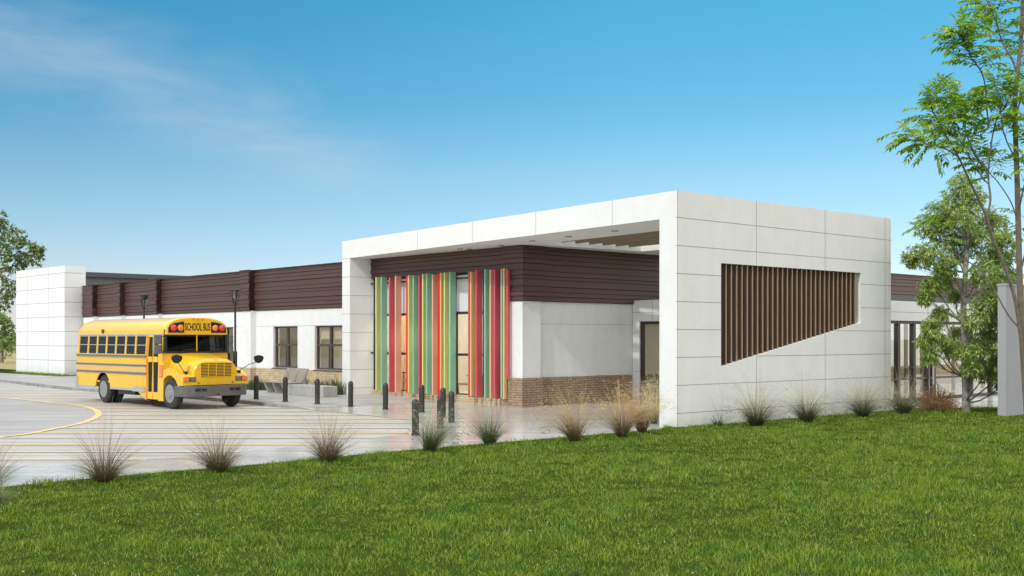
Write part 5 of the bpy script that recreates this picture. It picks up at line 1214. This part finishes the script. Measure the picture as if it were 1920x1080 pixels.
b5 = stem([(1907, 140), (1898, 112), (1883, 87), (1876, 70), (1871, 50), (1860, 20), (1850, 0), (1840, -25)], 0.014, 0.005, 0, 0.4)
b6 = stem([(1854, 240), (1850, 200), (1847, 160), (1840, 135), (1826, 115), (1817, 98), (1808, 80), (1803, 64)], 0.010, 0.004, -0.1, -0.6)
b7 = stem([(1917, 620), (1890, 590), (1850, 520), (1815, 490), (1780, 470), (1765, 450), (1750, 425)], 0.013, 0.004, 0, 0.6)
b8 = stem([(1908, 300), (1892, 275), (1880, 240), (1875, 200), (1868, 165)], 0.010, 0.004, 0, 0.6)
b9 = stem([(1909, 420), (1896, 380), (1870, 340), (1850, 320), (1836, 300)], 0.010, 0.004, 0, 0.5)
b10 = stem([(1909, 400), (1920, 350), (1935, 300), (1950, 240)], 0.013, 0.004, 0, -0.5)
b11 = stem([(1905, 220), (1918, 170), (1935, 130), (1955, 100)], 0.011, 0.004, 0, 0.5)
b12 = stem([(1911, 520), (1930, 450), (1955, 400), (1975, 330)], 0.014, 0.004, 0, 0.5)
b13 = stem([(1854, 346), (1840, 330), (1822, 300), (1800, 262), (1780, 225)], 0.008, 0.003, 0.0, 0.3)
leafy(b1, 0.72, 46, 0.16); leafy(b2, 0.25, 30, 0.10); leafy(b3, 0.42, 59, 0.20); leafy(b4, 0.35, 45, 0.2); leafy(b5, 0.25, 52, 0.2); leafy(b6, 0.35, 59, 0.16)
leafy(b7, 0.75, 8, 0.12); leafy(b8, 0.35, 45, 0.2); leafy(b9, 0.5, 28, 0.18); leafy(b10, 0.3, 38, 0.22); leafy(b11, 0.2, 38, 0.2); leafy(b12, 0.3, 42, 0.22); leafy(b13, 0.4, 31, 0.2)
leafy(main, 0.66, 59, 0.28)
M['bark2'] = mat('young_bark', (0.16, 0.13, 0.10), 0.85, var=0.3, vscale=12, bump=0.4, bscale=60)
tr.build('trunk', M['bark2'], tree2, smooth=True)
M['leaf2'] = leaf_mat('bright_leaflet', [(0, (0.12, 0.29, 0.015)), (0.5, (0.25, 0.46, 0.025)), (0.85, (0.40, 0.60, 0.04)), (1, (0.56, 0.65, 0.08))], trans=0.45, gloss=0.05)
cr2.build('crown', M['leaf2'], tree2)

def crown_tree(name, px, pybase_z, Y, clumps, label, seed, leafm, leaf=0.3, trunk_r=0.2, toppx=None, dens=1.0, group=None, barkm=None):
    b0 = Vector(((px - 960) / FPX * Y, Y, pybase_z)); root = empty(name, b0, 0, label, 'tree', group); r = np.random.default_rng(seed); tr = MB(); cr = MB()
    def rl(px, py, dy=0): v = V3(px, py, Y + dy); return np.array([v.x - b0.x, v.y - b0.y, v.z - b0.z])
    tops = [rl(c[0], c[1], c[3]) for c in clumps]; mean = sum(tops) / len(tops); zmin = min(t[2] for t in tops)
    trunk = [np.array([0, 0, -0.1]), np.array([0.05, 0, zmin * 0.5]), np.array([mean[0] * 0.3, 0, zmin]), np.array([mean[0] * 0.6, 0, mean[2]]), mean + np.array([0, 0, 1.0])]
    sm_ = smooth_line([Vector(t) for t in trunk], 4); n = len(sm_); tr.tube([tuple(p) for p in sm_], [trunk_r * (1 - 0.85 * k / (n - 1)) for k in range(n)], 10)
    for (cx, cy, rad, dy), c in zip(clumps, tops):
        rr = rad / FPX * Y; tz = [p for p in sm_ if p[2] < c[2]]; att = np.array(tz[-2] if len(tz) > 2 else sm_[2]); pts = limb(tr, att, c, trunk_r * 0.35, 0.03, r)
        for k in range(int(dens * (18 + 26 * rr * rr))):
            d = r.normal(0, 1, 3); d /= np.linalg.norm(d); p = c + d * rr * r.uniform(0.4, 1.1)
            if k % 5 == 0: tr.tube([tuple(pts[-2]), tuple(p)], [0.02, 0.006], 4)
            whorl(cr, p, d + np.array([0, 0, .5]), r, 7, leaf, leaf * 0.42, 0.3)
    tr.build('trunk', barkm or M['bark'], root, smooth=True); cr.build('crown', leafm, root)
M['leaf3'] = leaf_mat('far_leaf', [(0, (0.08, 0.14, 0.025)), (0.5, (0.19, 0.28, 0.05)), (1, (0.34, 0.42, 0.14))], trans=0.35, gloss=0.06)
M['leaf4'] = leaf_mat('pale_far_leaf', [(0, (0.14, 0.24, 0.04)), (0.5, (0.24, 0.38, 0.08)), (1, (0.38, 0.48, 0.16))], trans=0.35)
crown_tree('broadleaf_tree', -70, 0, 72, [(-10, 415, 22, 0), (12, 432, 22, 1), (35, 450, 20, 0), (5, 470, 22, -1), (62, 478, 20, 0), (45, 485, 18, 1), (20, 500, 24, 0), (-5, 525, 26, 1), (70, 468, 12, 0), (22, 545, 20, 0), (5, 565, 20, -1), (-40, 450, 40, 0), (-60, 520, 45, 1), (-90, 460, 45, 0), (-50, 440, 36, 0), (-120, 490, 50, 0)],
           'dark leafed tree spreading over the top of the far white wall', 31, M['leaf3'], leaf=0.34, trunk_r=0.3, dens=1.15)
crown_tree('small_tree', 3, 0, 105, [(3, 605, 18, 0), (16, 622, 16, 1), (-6, 632, 18, 0), (10, 650, 18, -1), (22, 640, 12, 0), (0, 595, 10, 0)], 'pale green small tree standing in the dry field at the left edge', 32, M['leaf4'], leaf=0.34, trunk_r=0.2, dens=2.0, group='trees in the far field')
crown_tree('small_tree', -60, 0, 125, [(-60, 610, 22, 0), (-78, 632, 20, 1), (-44, 640, 22, 0), (-60, 650, 20, 0)], 'far field tree beyond the left edge, behind the nearer small tree', 33, M['leaf4'], leaf=0.34, trunk_r=0.2, group='trees in the far field')
